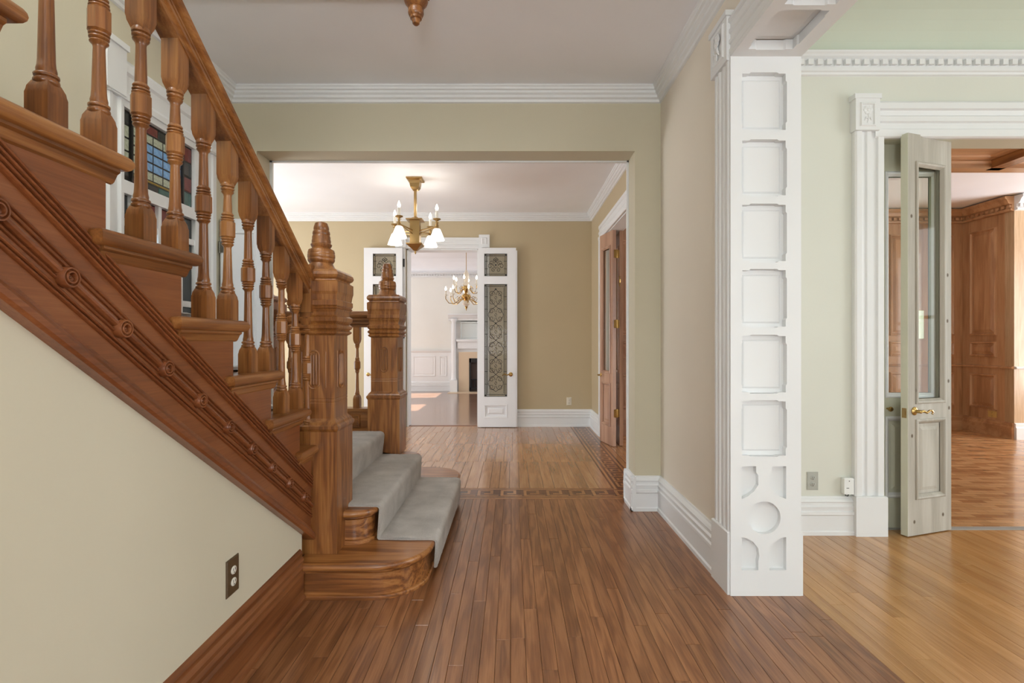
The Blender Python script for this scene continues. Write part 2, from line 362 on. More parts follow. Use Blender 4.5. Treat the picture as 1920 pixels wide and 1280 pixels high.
# ---- ceilings
def ceil(name, mat, label, *boxes):
    mb = MB()
    for b in boxes: mb.box(*b)
    return struct(name, mb, M[mat], label, 'ceiling')
ceil('ceiling_hall', 'ceil', 'white hall ceiling above the stair and opening', (-2.15, 1.36, 2.68, 3.85, HC, HC+.08), (-.42, 1.36, -4.15, 2.68, HC, HC+.08))
ceil('ceiling_stairwell', 'ceil', 'white ceiling high over the stairwell', (-2.15, -.34, -4.15, 2.76, 5.6, 5.7))
ceil('ceiling_dining', 'ceil', 'white dining room ceiling around the brass chandelier', (-4.65, 1.28, 3.85, 7.42, HC, HC+.08))
ceil('ceiling_library', 'ceil', 'white library ceiling above the pine cornice', (1.28, 9.05, 3.36, 7.12, HC, HC+.08))
ceil('ceiling_living', 'ceil', 'white living room ceiling above the crystal chandelier', (-4.65, 4.65, 7.42, 12.55, 3.15, 3.23))
# parlour ceiling with its cove
mb = MB(); mb.box(1.36, 6.65, -4.15, 2.82, 3.3, 3.38)
arc = [(3.2-.38*(1-math.cos(a)), 2.95+.36*math.sin(a)) for a in [PI/2*i/10 for i in range(11)]]
mb.ext(arc+[(2.82, 3.38), (3.2, 3.38)], (1.36, 0, 0), (0, 1, 0), (0, 0, 1), (5.29, 0, 0))
struct('ceiling_parlour', mb, M['ceil_green'], 'pale green coved parlour ceiling above the dentil cornice', 'ceiling')
mb = MB()
arc = [(12.4-.5*(1-math.cos(a)), 2.8+.36*math.sin(a)) for a in [PI/2*i/10 for i in range(11)]]
mb.ext(arc+[(11.9, 3.2), (12.4, 3.2)], (-4.5, 0, 0), (0, 1, 0), (0, 0, 1), (9, 0, 0))
struct('trim_cove_living', mb, M['ceil'], 'white plaster cove at the top of the living room wall', 'cove')
# ---- floors
def slab(name, mat, label, x0, x1, y0, y1, top=-.012):
    return struct(name, MB().box(x0, x1, y0, y1, -.12, top), M[mat], label, 'floor')
fl_hall = slab('floor_hall', 'subfloor', 'brown narrow strip oak floor of the hall', -2.15, 1.385, -4.15, 3.9)
fl_par = slab('floor_parlour', 'subfloor', 'golden strip oak floor of the parlour', 1.385, 6.65, -4.15, 3.28)
fl_din = slab('floor_dining', 'subfloor', 'dining room floor of short oak strips with a fretwork border', -4.65, 1.26, 3.9, 7.3)
fl_lib = slab('floor_library', 'parquet', 'orange block parquet floor of the library', 1.26, 9.05, 3.28, 7.12, 0)
fl_liv = slab('floor_living', 'livfloor', 'glossy living room floor in front of the fireplace', -4.65, 4.65, 7.3, 12.55, 0)
def strips(parent, mat, x0, x1, y0, y1, w, lmin, lmax, jw=0):
    x = x0; n = max(1, round((x1-x0)/w)); w = (x1-x0)/n
    for i in range(n):
        xa = x0+i*w; y = y0-random.random()*lmin*.8
        while y < y1:
            e = y+random.uniform(lmin, lmax)
            if y1-e < .25: e = y1
            a, b = max(y, y0), min(e, y1)
            if b-a > .02:
                MB().chbox(xa+.0005, xa+w-.0005, a+.0005, b-.0005, -.014, random.uniform(-.0004, .0002), .0012).build('plank', mat, parent)
            y = e
strips(fl_hall, M['hallfloor'], -.99, 1.385, 1.15, 3.9, .0585, .75, 1.9)
MB().box(-.99, 1.385, -4, 1.15, -.014, 0).build('plank_area', M['hallfloor'], fl_hall)['kind'] = 'stuff'
strips(fl_par, M['parfloor'], 1.385, 3.85, 1.3, 3.275, .068, .7, 1.7)
MB().box(1.385, 6.5, -4, 1.3, -.014, 0).box(3.85, 6.5, 1.3, 3.275, -.014, 0).build('plank_area', M['parfloor'], fl_par)['kind'] = 'stuff'
# dining: rows of short strips
for (a, b) in ((4.19, 5.12), (5.12, 6.0), (6.0, 6.78), (6.78, 7.23)):
    x = -2.05
    while x < .815:
        w = min(random.uniform(.075, .115), .82-x)
        if .82-x-w < .05: w = .82-x
        MB().chbox(x+.0009, x+w-.0009, a+.0012, b-.0012, -.014, random.uniform(-.0005, .0002), .0012).build('plank', M['dinfloor'], fl_din)
        x += w
MB().box(-4.5, -2.05, 3.9, 7.23, -.014, 0).box(-1.483, -.472, 7.23, 7.3, -.014, 0).box(1.125, 1.262, 4.5, 6.37, -.014, 0).build('plank_area', M['dinfloor'], fl_din)['kind'] = 'stuff'
# fretwork border: dark bands, light lines and a light key in each unit
def inlay(mat, *b): return MB().box(*b).build('inlay_strip', M[mat], fl_din)
inlay('inlay_dark', -2.05, 1.125, 3.9, 4.19, -.014, -.0008)
inlay('inlay_dark', .82, 1.125, 4.19, 7.23, -.014, -.0008)
for (y0, y1) in ((3.905, 3.93), (3.95, 3.965), (4.155, 4.175)): inlay('inlay_light', -2.05, 1.1 if y0 < 3.94 else .86, y0, y1, -.01, 0)
for (x0, x1) in ((.835, .855), (1.03, 1.05), (1.07, 1.12)): inlay('inlay_light', x0, x1, 4.17 if x0 < .9 else 3.96, 7.22, -.01, 0)
def key(o, u, v, s):
    """one Greek-key unit as a folded strip of constant width"""
    o, u, v = Vector(o), Vector(u), Vector(v); mb = MB(); t = .15*s
    segs = ((0, 0, 1.0, .15), (0, 0, .15, 1.0), (0, .85, .82, 1.0), (.67, .3, .82, 1.0), (.34, .3, .82, .45), (1.0-.03, 0, 1.0+.12, .15))
    for i, (a, b, c, d) in enumerate(segs):
        q = [o+u*(x*s)+v*(y*s) for x, y in ((a, b), (c, b), (c, d), (a, d))]
        z = -.0001*i
        mb.add([p+Vector((0, 0, -.01)) for p in q]+[p+Vector((0, 0, z)) for p in q], [(4, 5, 6, 7), (0, 1, 5, 4), (1, 2, 6, 5), (2, 3, 7, 6), (3, 0, 4, 7)])
    mb.build('inlay_key', M['inlay_light'], fl_din)
x = -1.0
while x < .82: key((x, 3.985, 0), (1, 0, 0), (0, 1, 0), .15); x += .182
y = 4.23
while y < 7.1: key((.878, y, 0), (0, 1, 0), (1, 0, 0), .132); y += .16
tag(MB().chbox(2.25, 4.2, 3.262, 3.31, -.1, .006, .004).build('trim_threshold', M['stone']), 'grey threshold strip under the parlour doorway', 'threshold', kind='structure')
tag(MB().chbox(-1.48, -.47, 7.27, 7.33, -.1, .005, .004).build('trim_threshold', M['inlay_dark']), 'dark oak threshold under the glazed double doors', 'threshold', kind='structure')

# ---- baseboards
BASE = [(0, 0), (.034, 0), (.034, .022), (.027, .03), (.027, .125), (.034, .133), (.033, .15), (.024, .156), (.027, .17), (.03, .182), (.02, .192), (.021, .206), (.026, .215), (.018, .228), (.01, .236), (.008, .245), (0, .245)]
def baseboard(name, label, runs, prof=BASE, mat='white', scale=1):
    """runs: (start, end, outward)"""
    mb = MB()
    for p, q, n in runs:
        p, q = Vector(p), Vector(q)
        mb.ext([(a, b*scale) for a, b in prof], p, n, (0, 0, 1), q-p)
    return struct(name, mb, M[mat], label, 'baseboard')
baseboard('baseboard_hall_right', 'stepped white baseboard along the sand hall wall', [((1.06, 2.6, 0), (1.06, 3.65, 0), (-1, 0, 0))])
baseboard('baseboard_hall_pier', 'white baseboard wrapping the khaki pier of the opening', [((.843, 3.65, 0), (1.06, 3.65, 0), (0, -1, 0)), ((.877, 3.616, 0), (.877, 3.884, 0), (-1, 0, 0)), ((.843, 3.85, 0), (1.125, 3.85, 0), (0, 1, 0))])
baseboard('baseboard_parlour', 'white baseboard under the sage wall and socket', [((1.36, 3.2, 0), (2.12, 3.2, 0), (0, -1, 0))], scale=.96)
baseboard('baseboard_dining_far', 'white baseboard below the tan far wall', [((-.33, 7.23, 0), (1.125, 7.23, 0), (0, -1, 0)), ((-4.5, 7.23, 0), (-1.62, 7.23, 0), (0, -1, 0))])
baseboard('baseboard_dining_right', 'short white baseboard beside the folded pine doors', [((1.125, 6.5, 0), (1.125, 7.23, 0), (-1, 0, 0))])
WB = [(0, 0), (.03, 0), (.03, .018), (.02, .03), (.02, .12), (.026, .128), (.02, .14), (.024, .16), (.016, .172), (.02, .19), (.012, .205), (.014, .222), (.006, .235), (0, .238)]
baseboard('baseboard_stair', 'oak baseboard below the cream triangular stair wall', [((-.985, -1, 0), (-.985, 2.375, 0), (1, 0, 0))], WB, 'basewood')
# ---- crowns
CROWN = [(0, 0), (.074, 0), (.074, .01), (.066, .017), (.064, .03), (.052, .035), (.05, .05), (.036, .06), (.034, .075), (.018, .084), (.014, .1), (0, .104)]
def crown(name, label, runs, prof=CROWN, mat='white', z=HC):
    mb = MB()
    for p, q, n in runs:
        p, q = Vector(p+(z,)), Vector(q+(z,))
        mb.ext(prof, p, n, (0, 0, -1), q-p)
    return struct(name, mb, M[mat], label, 'crown moulding')
crown('trim_crown_hall', 'white stepped crown moulding around the hall ceiling', [((-2.0, 3.65), (1.06, 3.65), (0, -1, 0)), ((1.06, -4), (1.06, 3.65), (-1, 0, 0)), ((-2.0, 2.76), (-2.0, 3.65), (1, 0, 0))])
crown('trim_crown_stairwell', 'white crown moulding above the leaded window', [((-2.0, .4), (-2.0, 2.76), (1, 0, 0))])
crown('trim_crown_dining', 'white crown moulding around the dining room ceiling', [((-4.5, 7.23), (1.125, 7.23), (0, -1, 0)), ((1.125, 3.85), (1.125, 7.23), (-1, 0, 0)), ((-4.5, 3.85), (1.125, 3.85), (0, 1, 0))])
def dentil_cornice(name, label, x0, x1, y, ztop, h, proj, pitch, tooth, mat, toothmat, n=(0, -1, 0), maxn=80):
    """level cornice on a wall facing -Y with separate teeth"""
    mb = MB(); k = h/.14
    prof = [(0, 0), (proj, 0), (proj, .012*k), (proj*.8, .02*k), (proj*.8, .032*k), (proj*.55, .042*k), (proj*.4, .05*k), (proj*.4, .088*k), (proj*.55, .093*k), (proj*.55, .118*k), (proj*.35, .123*k), (proj*.3, .135*k), (0, .14*k)]
    mb.ext(prof, (x0, y, ztop), (0, -1, 0), (0, 0, -1), (x1-x0, 0, 0))
    o = struct(name, mb, mat, label, 'cornice')
    me = None; x = x0+.01; c = 0
    while x < x1-tooth and c < maxn:
        if me is None:
            me, _ = MB().box(-tooth/2, tooth/2, -proj*.25, proj*.25, -.016*k, .016*k).mesh('dentil', toothmat)
        link('dentil', me, (x+tooth/2, y-proj*.6, ztop-.068*k), o); x += pitch; c += 1
    return o
dentil_cornice('trim_cornice_parlour', 'white dentil cornice below the pale green cove', 1.362, 6.45, 3.2, 2.995, .14, .05, .0572, .032, M['white'], M['white'], maxn=42)
dentil_cornice('trim_cornice_living', 'fine white dentil cornice along the living room wall', -3.2, 1.0, 12.4, 2.86, .12, .08, .065, .034, M['white'], M['white'], maxn=60)
# ---- opening trim (plain white arris strip of the wide opening)
mb = MB(); mb.box(.862, .892, 3.845, 3.865, .24, 2.57).box(-1.83, .892, 3.845, 3.865, 2.545, 2.575).box(-1.83, -1.80, 3.845, 3.865, .3, 2.57)
struct('trim_opening_edge', mb, M['white'], 'thin white edge strip around the wide hall opening', 'trim')

# ---- white panelled cased opening between hall and parlour
cas = thing('trim_panelled_jamb', (1.2, 2.43, 0), 'white panelled jamb of the cased opening with square recesses and a circle', 'door jamb', kind='structure')
px = 2.425/960.
def jx(p): return (p-960)*px
def jz(p): return CAMZ-(p-640)*px
def holed(name, outer, holes, tf, depth, mat, parent):
    """flat plate with holes; tf maps (a,b,d) to world"""
    cu = bpy.data.curves.new(name, 'CURVE'); cu.dimensions = '2D'; cu.fill_mode = 'BOTH'; cu.extrude = depth/2
    for pl in [outer]+holes:
        sp = cu.splines.new('POLY'); sp.points.add(len(pl)-1); sp.use_cyclic_u = True
        for i, (a, b) in enumerate(pl): sp.points[i].co = (a, b, 0, 1)
    ob = bpy.data.objects.new(name, cu); COL.objects.link(ob)
    dg = bpy.context.evaluated_depsgraph_get()
    me = bpy.data.meshes.new_from_object(ob.evaluated_get(dg))
    vs = [tf(v.co.x, v.co.y, v.co.z) for v in me.vertices]; fs = [list(p.vertices) for p in me.polygons]
    bpy.data.objects.remove(ob); bpy.data.curves.remove(cu); bpy.data.meshes.remove(me)
    return MB().add(vs, fs).build(name, mat, parent)
def notched(x0, x1, z0, z1, n=.006, e=.032):
    """rectangle whose sides step in a little between the corners"""
    return [(x0, z0), (x0+e, z0), (x0+e+.008, z0-n), (x1-e-.008, z0-n), (x1-e, z0), (x1, z0), (x1, z0+e), (x1+n, z0+e+.008), (x1+n, z1-e-.008), (x1, z1-e),
            (x1, z1), (x1-e, z1), (x1-e-.008, z1+n), (x0+e+.008, z1+n), (x0+e, z1), (x0, z1), (x0, z1-e), (x0-n, z1-e-.008), (x0-n, z0+e+.008), (x0, z0+e)]
JX0, JX1 = 1.031, 1.364
holes = []
for a, b in ((140, 245), (265, 367), (385, 490), (507, 612), (630, 735), (752, 853)):
    holes.append(notched(jx(1390), jx(1471), jz(b), jz(a)))
pxs = lambda pts: [(jx(a), jz(b)) for a, b in pts]
holes.append(pxs([(1389, 873), (1416, 873), (1416, 884), (1420, 890), (1420, 908), (1412, 920), (1400, 929), (1389, 934)]))
holes.append(pxs([(1472, 873), (1446, 873), (1446, 884), (1441, 890), (1441, 908), (1449, 920), (1460, 929), (1472, 934)]))
holes.append(pxs([(1389, 1067), (1420, 1067), (1420, 1050), (1422, 1040), (1420, 1026), (1410, 1014), (1398, 1007), (1389, 1005)]))
holes.append(pxs([(1472, 1067), (1441, 1067), (1441, 1050), (1440, 1040), (1441, 1026), (1451, 1014), (1462, 1007), (1472, 1005)]))
holes.append([(jx(1431)+.077*math.cos(2*PI*i/40), jz(969)+.077*math.sin(2*PI*i/40)) for i in range(40)])
holed('jamb_board', [(JX0, .0), (JX1, 0), (JX1, 2.544), (JX0, 2.544)], holes, lambda a, b, d: Vector((a, 2.4375+d*1, b)), .045, M['white'], cas)
for a, b in ((138, 247), (263, 369), (383, 492), (505, 614), (628, 737), (750, 855)):
    MB().ring((jx(1386), 2.447, jz(b)), (1, 0, 0), (0, 0, 1), (0, -1, 0), jx(1475)-jx(1386), jz(a)-jz(b), [(0, 0), (.022, 0), (.026, .004), (.03, .006)]).build('recessed_panel', M['white'], cas)
MB().box(JX0+.03, JX1-.03, 2.4405, 2.461, jz(1075), jz(865)).build('recessed_panel', M['white'], cas)
MB().chbox(1.36, 1.374, 2.417, 2.6, 0, .3, .004).build('plinth_block', M['white'], cas)
# hall-side casing: fluted upright, corner block, plinth, header
FL = [(0, 0), (0, .022), (.012, .03), (.028, .03), (.034, .024), (.05, .024), (.056, .031), (.072, .031), (.078, .024), (.1, .024), (.106, .031), (.122, .031), (.128, .024), (.15, .024), (.156, .034), (.174, .034), (.18, .028), (.18, 0)]
MB().ext([(a, b) for a, b in FL], (1.06, 2.612, .29), (0, -1, 0), (-1, 0, 0), (0, 0, 2.26)).build('fluted_casing', M['white'], cas)
MB().chbox(1.02, 1.06, 2.425, 2.622, 0, .3, .006).build('plinth_block', M['white'], cas)
cb = MB().box(1.018, 1.06, 2.43, 2.625, 2.535, 2.76).ring((1.018, 2.46, 2.565), (0, 1, 0), (0, 0, 1), (-1, 0, 0), .135, .165, [(0, 0), (.006, .008), (.014, .008), (.02, -.004)]).box(1.01, 1.06, 2.422, 2.633, 2.745, 2.77).build('corner_block', M['white'], cas)
def flower(o, u, v, n, s, mat, parent):
    o, u, v, n = map(Vector, (o, u, v, n)); mb = MB()
    B = Matrix((u, v, n)).transposed().to_4x4(); B.translation = o; mb.xf = B
    for k in range(6):
        a = k*PI/3; mb.lathe([(.0, 0), (.012*s, .002*s), (.013*s, .006*s), (.004*s, .009*s)], (.018*s*math.cos(a), .03*s+.018*s*math.sin(a), 0), seg=8)
    mb.lathe([(.011*s, 0), (.011*s, .009*s), (.003*s, .012*s)], (0, .03*s, 0), seg=8)
    mb.tube([(0, .01*s, .002*s), (.006*s, -.02*s, .004*s), (-.004*s, -.055*s, .003*s)], .0045*s, 6)
    for sgn in (-1, 1):
        mb.tube([(0, -.03*s, .003*s), (sgn*.014*s, -.022*s, .005*s), (sgn*.022*s, -.04*s, .003*s)], [.003*s, .007*s, .002*s], 6)
    return mb.build('carved_flower', mat, parent)
flower((1.014, 2.527, 2.645), (0, -1, 0), (0, 0, 1), (-1, 0, 0), 1.1, M['white'], cb)
MB().ext(FL, (1.06, 2.43, 2.556), (0, 0, 1), (-1, 0, 0), (0, -3.4, 0)).build('header_casing', M['white'], cas)
# soffit
sh = []
for k in range(9):
    y1 = 2.354-k*.313; sh.append(notched(jx(1390), jx(1471), y1-.273, y1))
holed('soffit_board', [(JX0, -1), (JX1, -1), (JX1, 2.418), (JX0, 2.418)], sh, lambda a, b, d: Vector((a, b, 2.5665+d)), .045, M['white'], cas)
for k in range(9):
    y1 = 2.358-k*.313
    MB().ring((jx(1386), y1-.281, 2.5915), (1, 0, 0), (0, 1, 0), (0, 0, -1), jx(1475)-jx(1386), .281, [(0, 0), (.024, 0), (.028, .004), (.033, .006)]).build('recessed_panel', M['white'], cas)

# ---- parlour doorway casing
pc = thing('trim_parlour_door_casing', (2.22, 3.2, 0), 'white fluted casing with carved corner block around the parlour doorway', 'door casing', kind='structure')
FP = [(0, 0), (0, .03), (.01, .038), (.04, .038), (.046, .024), (.07, .02), (.078, .03), (.104, .03), (.11, .018), (.14, .018), (.146, .03), (.182, .03), (.188, .02), (.188, 0)]
MB().ext(FP, (2.122, 3.2, .24), (1, 0, 0), (0, -1, 0), (0, 0, 2.265)).build('fluted_casing', M['white'], pc)
MB().ext([(a, b) for a, b in FP], (4.358, 3.2, .24), (-1, 0, 0), (0, -1, 0), (0, 0, 2.25)).build('fluted_casing', M['white'], pc)
for x in (2.117, 4.168): MB().chbox(x, x+.195, 3.147, 3.2, 0, .245, .005).build('plinth_block', M['white'], pc)
MB().ext([(a*1.18, b) for a, b in FP][::-1], (2.25, 3.2, 2.685), (0, 0, -1), (0, -1.08, 0), (1.97, 0, 0)).build('header_casing', M['white'], pc)
cb = MB().box(2.112, 2.262, 3.145, 3.2, 2.5, 2.7).lathe([(.0, -.01), (.02, -.01), (.02, .01), (0, .01)], (2.187, 3.172, 2.712), 4).box(2.105, 2.269, 3.14, 3.2, 2.693, 2.722).ring((2.138, 3.145, 2.52), (1, 0, 0), (0, 0, 1), (0, -1, 0), .098, .15, [(0, 0), (.006, .007), (.012, .007), (.017, -.003)]).build('corner_block', M['white'], pc)
flower((2.187, 3.148, 2.595), (1, 0, 0), (0, 0, 1), (0, -1, 0), .95, M['white'], cb)
MB().box(2.28, 2.326, 3.2, 3.36, 0, 2.48).box(4.154, 4.2, 3.2, 3.36, 0, 2.48).box(2.28, 4.2, 3.2, 3.36, 2.465, 2.49).build('jamb_lining', M['sagedoor'], pc)

# ---- dining room: casing of pine doorway in the right wall
dc = thing('trim_pine_door_casing', (1.12, 6.4, 0), 'white casing around the pine doorway of the dining room', 'door casing', kind='structure')
MB().ext([(a*.75, b*.8) for a, b in FP], (1.125, 6.5, 0), (0, -1, 0), (-1, 0, 0), (0, 0, 2.5)).build('fluted_casing', M['white'], dc)
MB().ext([(a, b*.8) for a, b in FP], (1.125, 6.52, 2.48), (0, 0, 1), (-1, 0, 0), (0, -2.15, 0)).build('header_casing', M['white'], dc)
MB().box(1.125, 1.28, 6.345, 6.372, 0, 2.49).box(1.125, 1.28, 4.5, 6.37, 2.472, 2.492).build('jamb_lining', M['white'], dc)
# ---- glazed doorway casing in the far wall
gc = thing('trim_glazed_door_casing', (-.97, 7.23, 0), 'white casing with corner blocks around the glazed double doorway', 'door casing', kind='structure')
for x, s in ((-.455, 1), (-1.5, -1)):
    MB().ext([(a*.72, b) for a, b in FP], (x, 7.23, 0), (s, 0, 0), (0, -1, 0), (0, 0, 2.53)).build('fluted_casing', M['white'], gc)
    xa = x-.01 if s > 0 else x-.14
    MB().box(xa, xa+.15, 7.185, 7.23, 2.52, 2.70).ring((xa+.035, 7.185, 2.56), (1, 0, 0), (0, 0, 1), (0, -1, 0), .08, .1, [(0, 0), (.008, .008), (.018, .008), (.024, -.004)]).build('corner_block', M['white'], gc)
MB().ext([(a*.85, b) for a, b in FP], (-1.5, 7.23, 2.505), (0, 0, 1), (0, -1, 0), (1.05, 0, 0)).build('header_casing', M['white'], gc)
MB().box(-1.49, -1.465, 7.23, 7.43, 0, 2.51).box(-.49, -.465, 7.23, 7.43, 0, 2.51).box(-1.49, -.465, 7.23, 7.43, 2.49, 2.515).build('jamb_lining', M['white'], gc)

# ================================================================== DOORS
def lever(xf, parent, u, z, side, mat, out=1, s=1.0):
    """scrolled lever handle on a leaf face; side -1 = front (v=0), u direction 'out'"""
    mb = MB(); mb.xf = xf
    v = -.0 if side < 0 else .042
    d = side
    mb.lathe([(.026*s, 0), (.026*s, d*.004), (.02*s, d*.008), (.011*s, d*.012), (.01*s, d*.04), (0.006*s, d*.045)], (u, v, z), seg=16, axis='Y')
    mb.tube([(u, v+d*.036, z), (u+out*.02*s, v+d*.04, z+.003*s), (u+out*.045*s, v+d*.042, z-.007*s), (u+out*.07*s, v+d*.042, z+.005*s), (u+out*.09*s, v+d*.042, z+.004*s), (u+out*.1*s, v+d*.042, z-.008*s), (u+out*.092*s, v+d*.042, z-.015*s)], [.008*s, .0085*s, .007*s, .0065*s, .006*s, .006*s, .007*s], 8)
    o = mb.build('door_handle', mat, parent); o['label'] = 'scrolled brass lever handle'; return o
def leaf(name, label, xf, w, h, zg0, zg1, zp0, zp1, ux0, ux1, mat, glassmat, mold=None, t=.042, edge=None):
    """glazed door leaf: frame, mouldings, glass and a lower panel. xf: leaf frame, origin at bottom of an edge"""
    o = xf.translation.copy()
    root = thing(name, (o.x, o.y, 0), label, 'door', kind='structure')
    mb = MB(); mb.xf = xf; b = .006
    mb.box(0, ux0, 0, t, b, h).box(ux1, w, 0, t, b, h)
    mb.box(ux0, ux1, 0, t, b, zp0).box(ux0, ux1, 0, t, zp1, zg0).box(ux0, ux1, 0, t, zg1, h)
    mb.build('door_frame', mat, root)
    mold = mold or mat
    for (z0, z1) in ((zg0, zg1), (zp0, zp1)):
        for y, n in ((0, -1), (t, 1)):
            m2 = MB(); m2.xf = xf
            m2.ring((ux0-.02, y, z0-.02), (1, 0, 0), (0, 0, 1), (0, n, 0), ux1-ux0+.04, z1-z0+.04, [(0, -.001), (0, .007), (.008, .011), (.016, .008), (.022, .001), (.03, -.008)], fill=False)
            m2.build('panel_moulding', mold, root)
    if glassmat:
        m2 = MB(); m2.xf = xf; m2.box(ux0, ux1, t*.45, t*.55, zg0, zg1); m2.build('glass_pane', glassmat, root)
    m2 = MB(); m2.xf = xf
    for y, n in ((t*.3, -1), (t*.7, 1)):
        m2.ring((ux0, y, zp0), (1, 0, 0), (0, 0, 1), (0, n, 0), ux1-ux0, zp1-zp0, [(0, 0), (.03, 0), (.05, .006), (.055, .006)])
    m2.build('door_panel', mat, root)
    return root
# parlour: limewashed leaf folded back over the painted leaf
xfA = leafxf((2.328, 3.287, 0), 0)
dA = leaf('door_1', 'sage painted glazed leaf standing closed behind the limewashed one', xfA, .465, 2.47, .86, 2.27, .22, .7, .085, .38, M['sagedoor'], M['glass'], M['white'])
MB().lathe([(.006, 0), (.006, -.02), (.014, -.026), (.016, -.034), (.01, -.042), (0, -.044)], (2.408, 3.287, .77), 14, axis='Y').build('door_knob', M['brass'], dA)
ang = math.atan2(.117, .361)
xfB = leafxf((2.424, 3.134, 0), ang)
dB = leaf('door_2', 'greyish limewashed pine leaf with a tall glass pane and brass lever', xfB, .385, 2.478, .835, 2.29, .245, .70, .085, .305, M['lime'], M['glass'])
m2 = MB(); m2.xf = xfB; m2.box(-.0015, .0, -.0, .042, .006, 2.478); m2.build('painted_edge', M['sagedoor'], dB)
m2 = MB(); m2.xf = xfB; m2.box(-.0035, -.001, .008, .034, .73, .79).box(-.006, -.003, .014, .028, .748, .772); m2.build('latch_plate', M['oldbrass'], dB)
lever(xfB, dB, .055, .772, -1, M['brass'])
for z in (.4, 1.25, 2.1):
    m2 = MB(); m2.xf = xfB; m2.lathe([(.006, -.045), (.007, -.04), (.007, .04), (.006, .045)], (.388, .046, z), 8).box(.34, .388, .042, .044, z-.04, z+.04); m2.build('hinge', M['brass'], dB)
for (u, z) in ((.035, .62), (.365, .78), (.35, 1.33), (.352, 1.62), (.03, 1.97), (.055, .09), (.31, .11), (.36, .95)):
    m2 = MB(); m2.xf = xfB; m2.lathe([(.0095, .0005), (.0095, -.0004), (.0005, -.0006)], (u, 0, z), 12, axis='Y', sy=1.35)
    kn = m2.build('knot', M['knot_ring'], dB)
    m2 = MB(); m2.xf = xfB; m2.lathe([(.005, .0005), (.005, -.0009), (.0005, -.001)], (u, 0, z), 10, axis='Y', sy=1.35); m2.build('knot_heart', M['knot'], kn)
# dining: two pine leaves folded together beside the right wall
angC = math.atan2(5.84-6.19, 1.150-1.069)
xfC = leafxf((1.062, 6.19, 0), angC)      # u runs towards the viewer, v to the left of it
t = .042
xfC = Matrix.Translation(Vector((1.062, 6.19, 0))) @ Matrix.Rotation(angC, 4, 'Z')
dC = leaf('door_3', 'pine glazed leaf folded against the tan dining room wall', xfC, .37, 2.47, .85, 2.29, .24, .70, .075, .295, M['doorpine'], M['glass'])
lever(xfC, dC, .035, .8, -1, M['brass'], s=.9)
xfD = Matrix.Translation(Vector((1.262, 6.345, 0))) @ Matrix.Rotation(math.atan2(-.5, -.03), 4, 'Z')
dD = leaf('door_4', 'pine glazed leaf hinged behind its folded twin in the dining room', xfD, .475, 2.47, .85, 2.29, .24, .70, .08, .395, M['doorpine'], M['glass'])
for z in (.38, 1.4, 2.2):
    MB().lathe([(.007, -.05), (.008, -.045), (.008, .045), (.007, .05)], (1.195, 5.838, z), 8).box(1.163, 1.192, 5.83, 5.834, z-.045, z+.045).box(1.198, 1.226, 5.845, 5.849, z-.045, z+.045).build('hinge', M['brass'], dC)
MB().box(1.225, 1.235, 5.846, 5.85, 1.83, 1.95).lathe([(.009, -.02), (.009, .02)], (1.23, 5.842, 1.89), 10).build('flush_bolt', M['brass'], dD)

# leaded glass double doors
def spiral(cx, cz, r, a0, turns, sgn=1, n=18, inner=.25):
    return [(cx+r*(1-(1-inner)*i/n)*math.cos(a0+sgn*2*PI*turns*i/n), cz+r*(1-(1-inner)*i/n)*math.sin(a0+sgn*2*PI*turns*i/n)) for i in range(n+1)]
def leading(xf, x0, x1, z0, z1, v, parent, tall):
    mb = MB(); mb.xf = xf; w = x1-x0; h = z1-z0; cx = (x0+x1)/2; r = .003
    def ln(pts): mb.tube([(a, v, b) for a, b in pts], r, 4, False)
    for ins in (.006, .03, .046):
        a, b, c, d = x0+ins, x1-ins, z0+ins, z1-ins
        if ins < .04 or tall: ln([(a, c), (a, d)]); ln([(b, c), (b, d)])
        if ins < .04: ln([(a, c), (b, c)]); ln([(a, d), (b, d)])
    for a in (x0+.018, x1-.018):
        for c in (z0+.018, z1-.018): mb.lathe([(.013, -.003), (.013, .003)], (a, v, c), 12, axis='Y')
    n = 8 if tall else 2
    for k in range(1, n+1):
        z = z0+h*k/(n+1)
        ln([(x0+.006, z), (x0+.05, z)]); ln([(x1-.006, z), (x1-.05, z)])
    half = w/2-.05
    def sym(pts):
        ln(pts); ln([(2*cx-a, b) for a, b in pts])
    if tall:
        m = 6; uh = (h-.14)/m
        for k in range(m):
            zc = z0+.07+uh*(k+.5); s = half
            sym([(cx+s*.95*math.sin(PI*i/12)**1.0*(.75 if k % 2 else 1), zc-uh/2+uh*i/12) for i in range(13)])
            sym(spiral(cx+s*.5, zc+uh*.22, s*.42, PI*1.1, 1.2, -1))
            sym(spiral(cx+s*.5, zc-uh*.22, s*.42, -PI*1.1, 1.2, 1))
            sym([(cx, zc-uh*.1), (cx+s*.16, zc), (cx, zc+uh*.1)])
            if k % 2: mb.lathe([(.012, -.003), (.012, .003)], (cx, v, zc+uh/2), 10, axis='Y')
    else:
        zc = (z0+z1)/2; s = half
        for (dx, dz, rr, a0) in ((.55, .25, .3, PI), (.7, -.15, .36, PI*.9), (.3, -.62, .28, PI*.6), (.18, .62, .22, PI*1.2)):
            sym(spiral(cx+s*dx, zc+s*dz, s*rr, a0, 1.1, -1))
        sym([(cx, zc-s*.45), (cx+s*.35, zc), (cx, zc+s*.5)]); mb.lathe([(.012, -.003), (.012, .003)], (cx, v, zc), 10, axis='Y')
        sym([(cx, zc+s*.4), (cx+s*.25, zc+s*.7), (cx, zc+s*.98)])
    return mb.build('leading', M['lead'], parent)
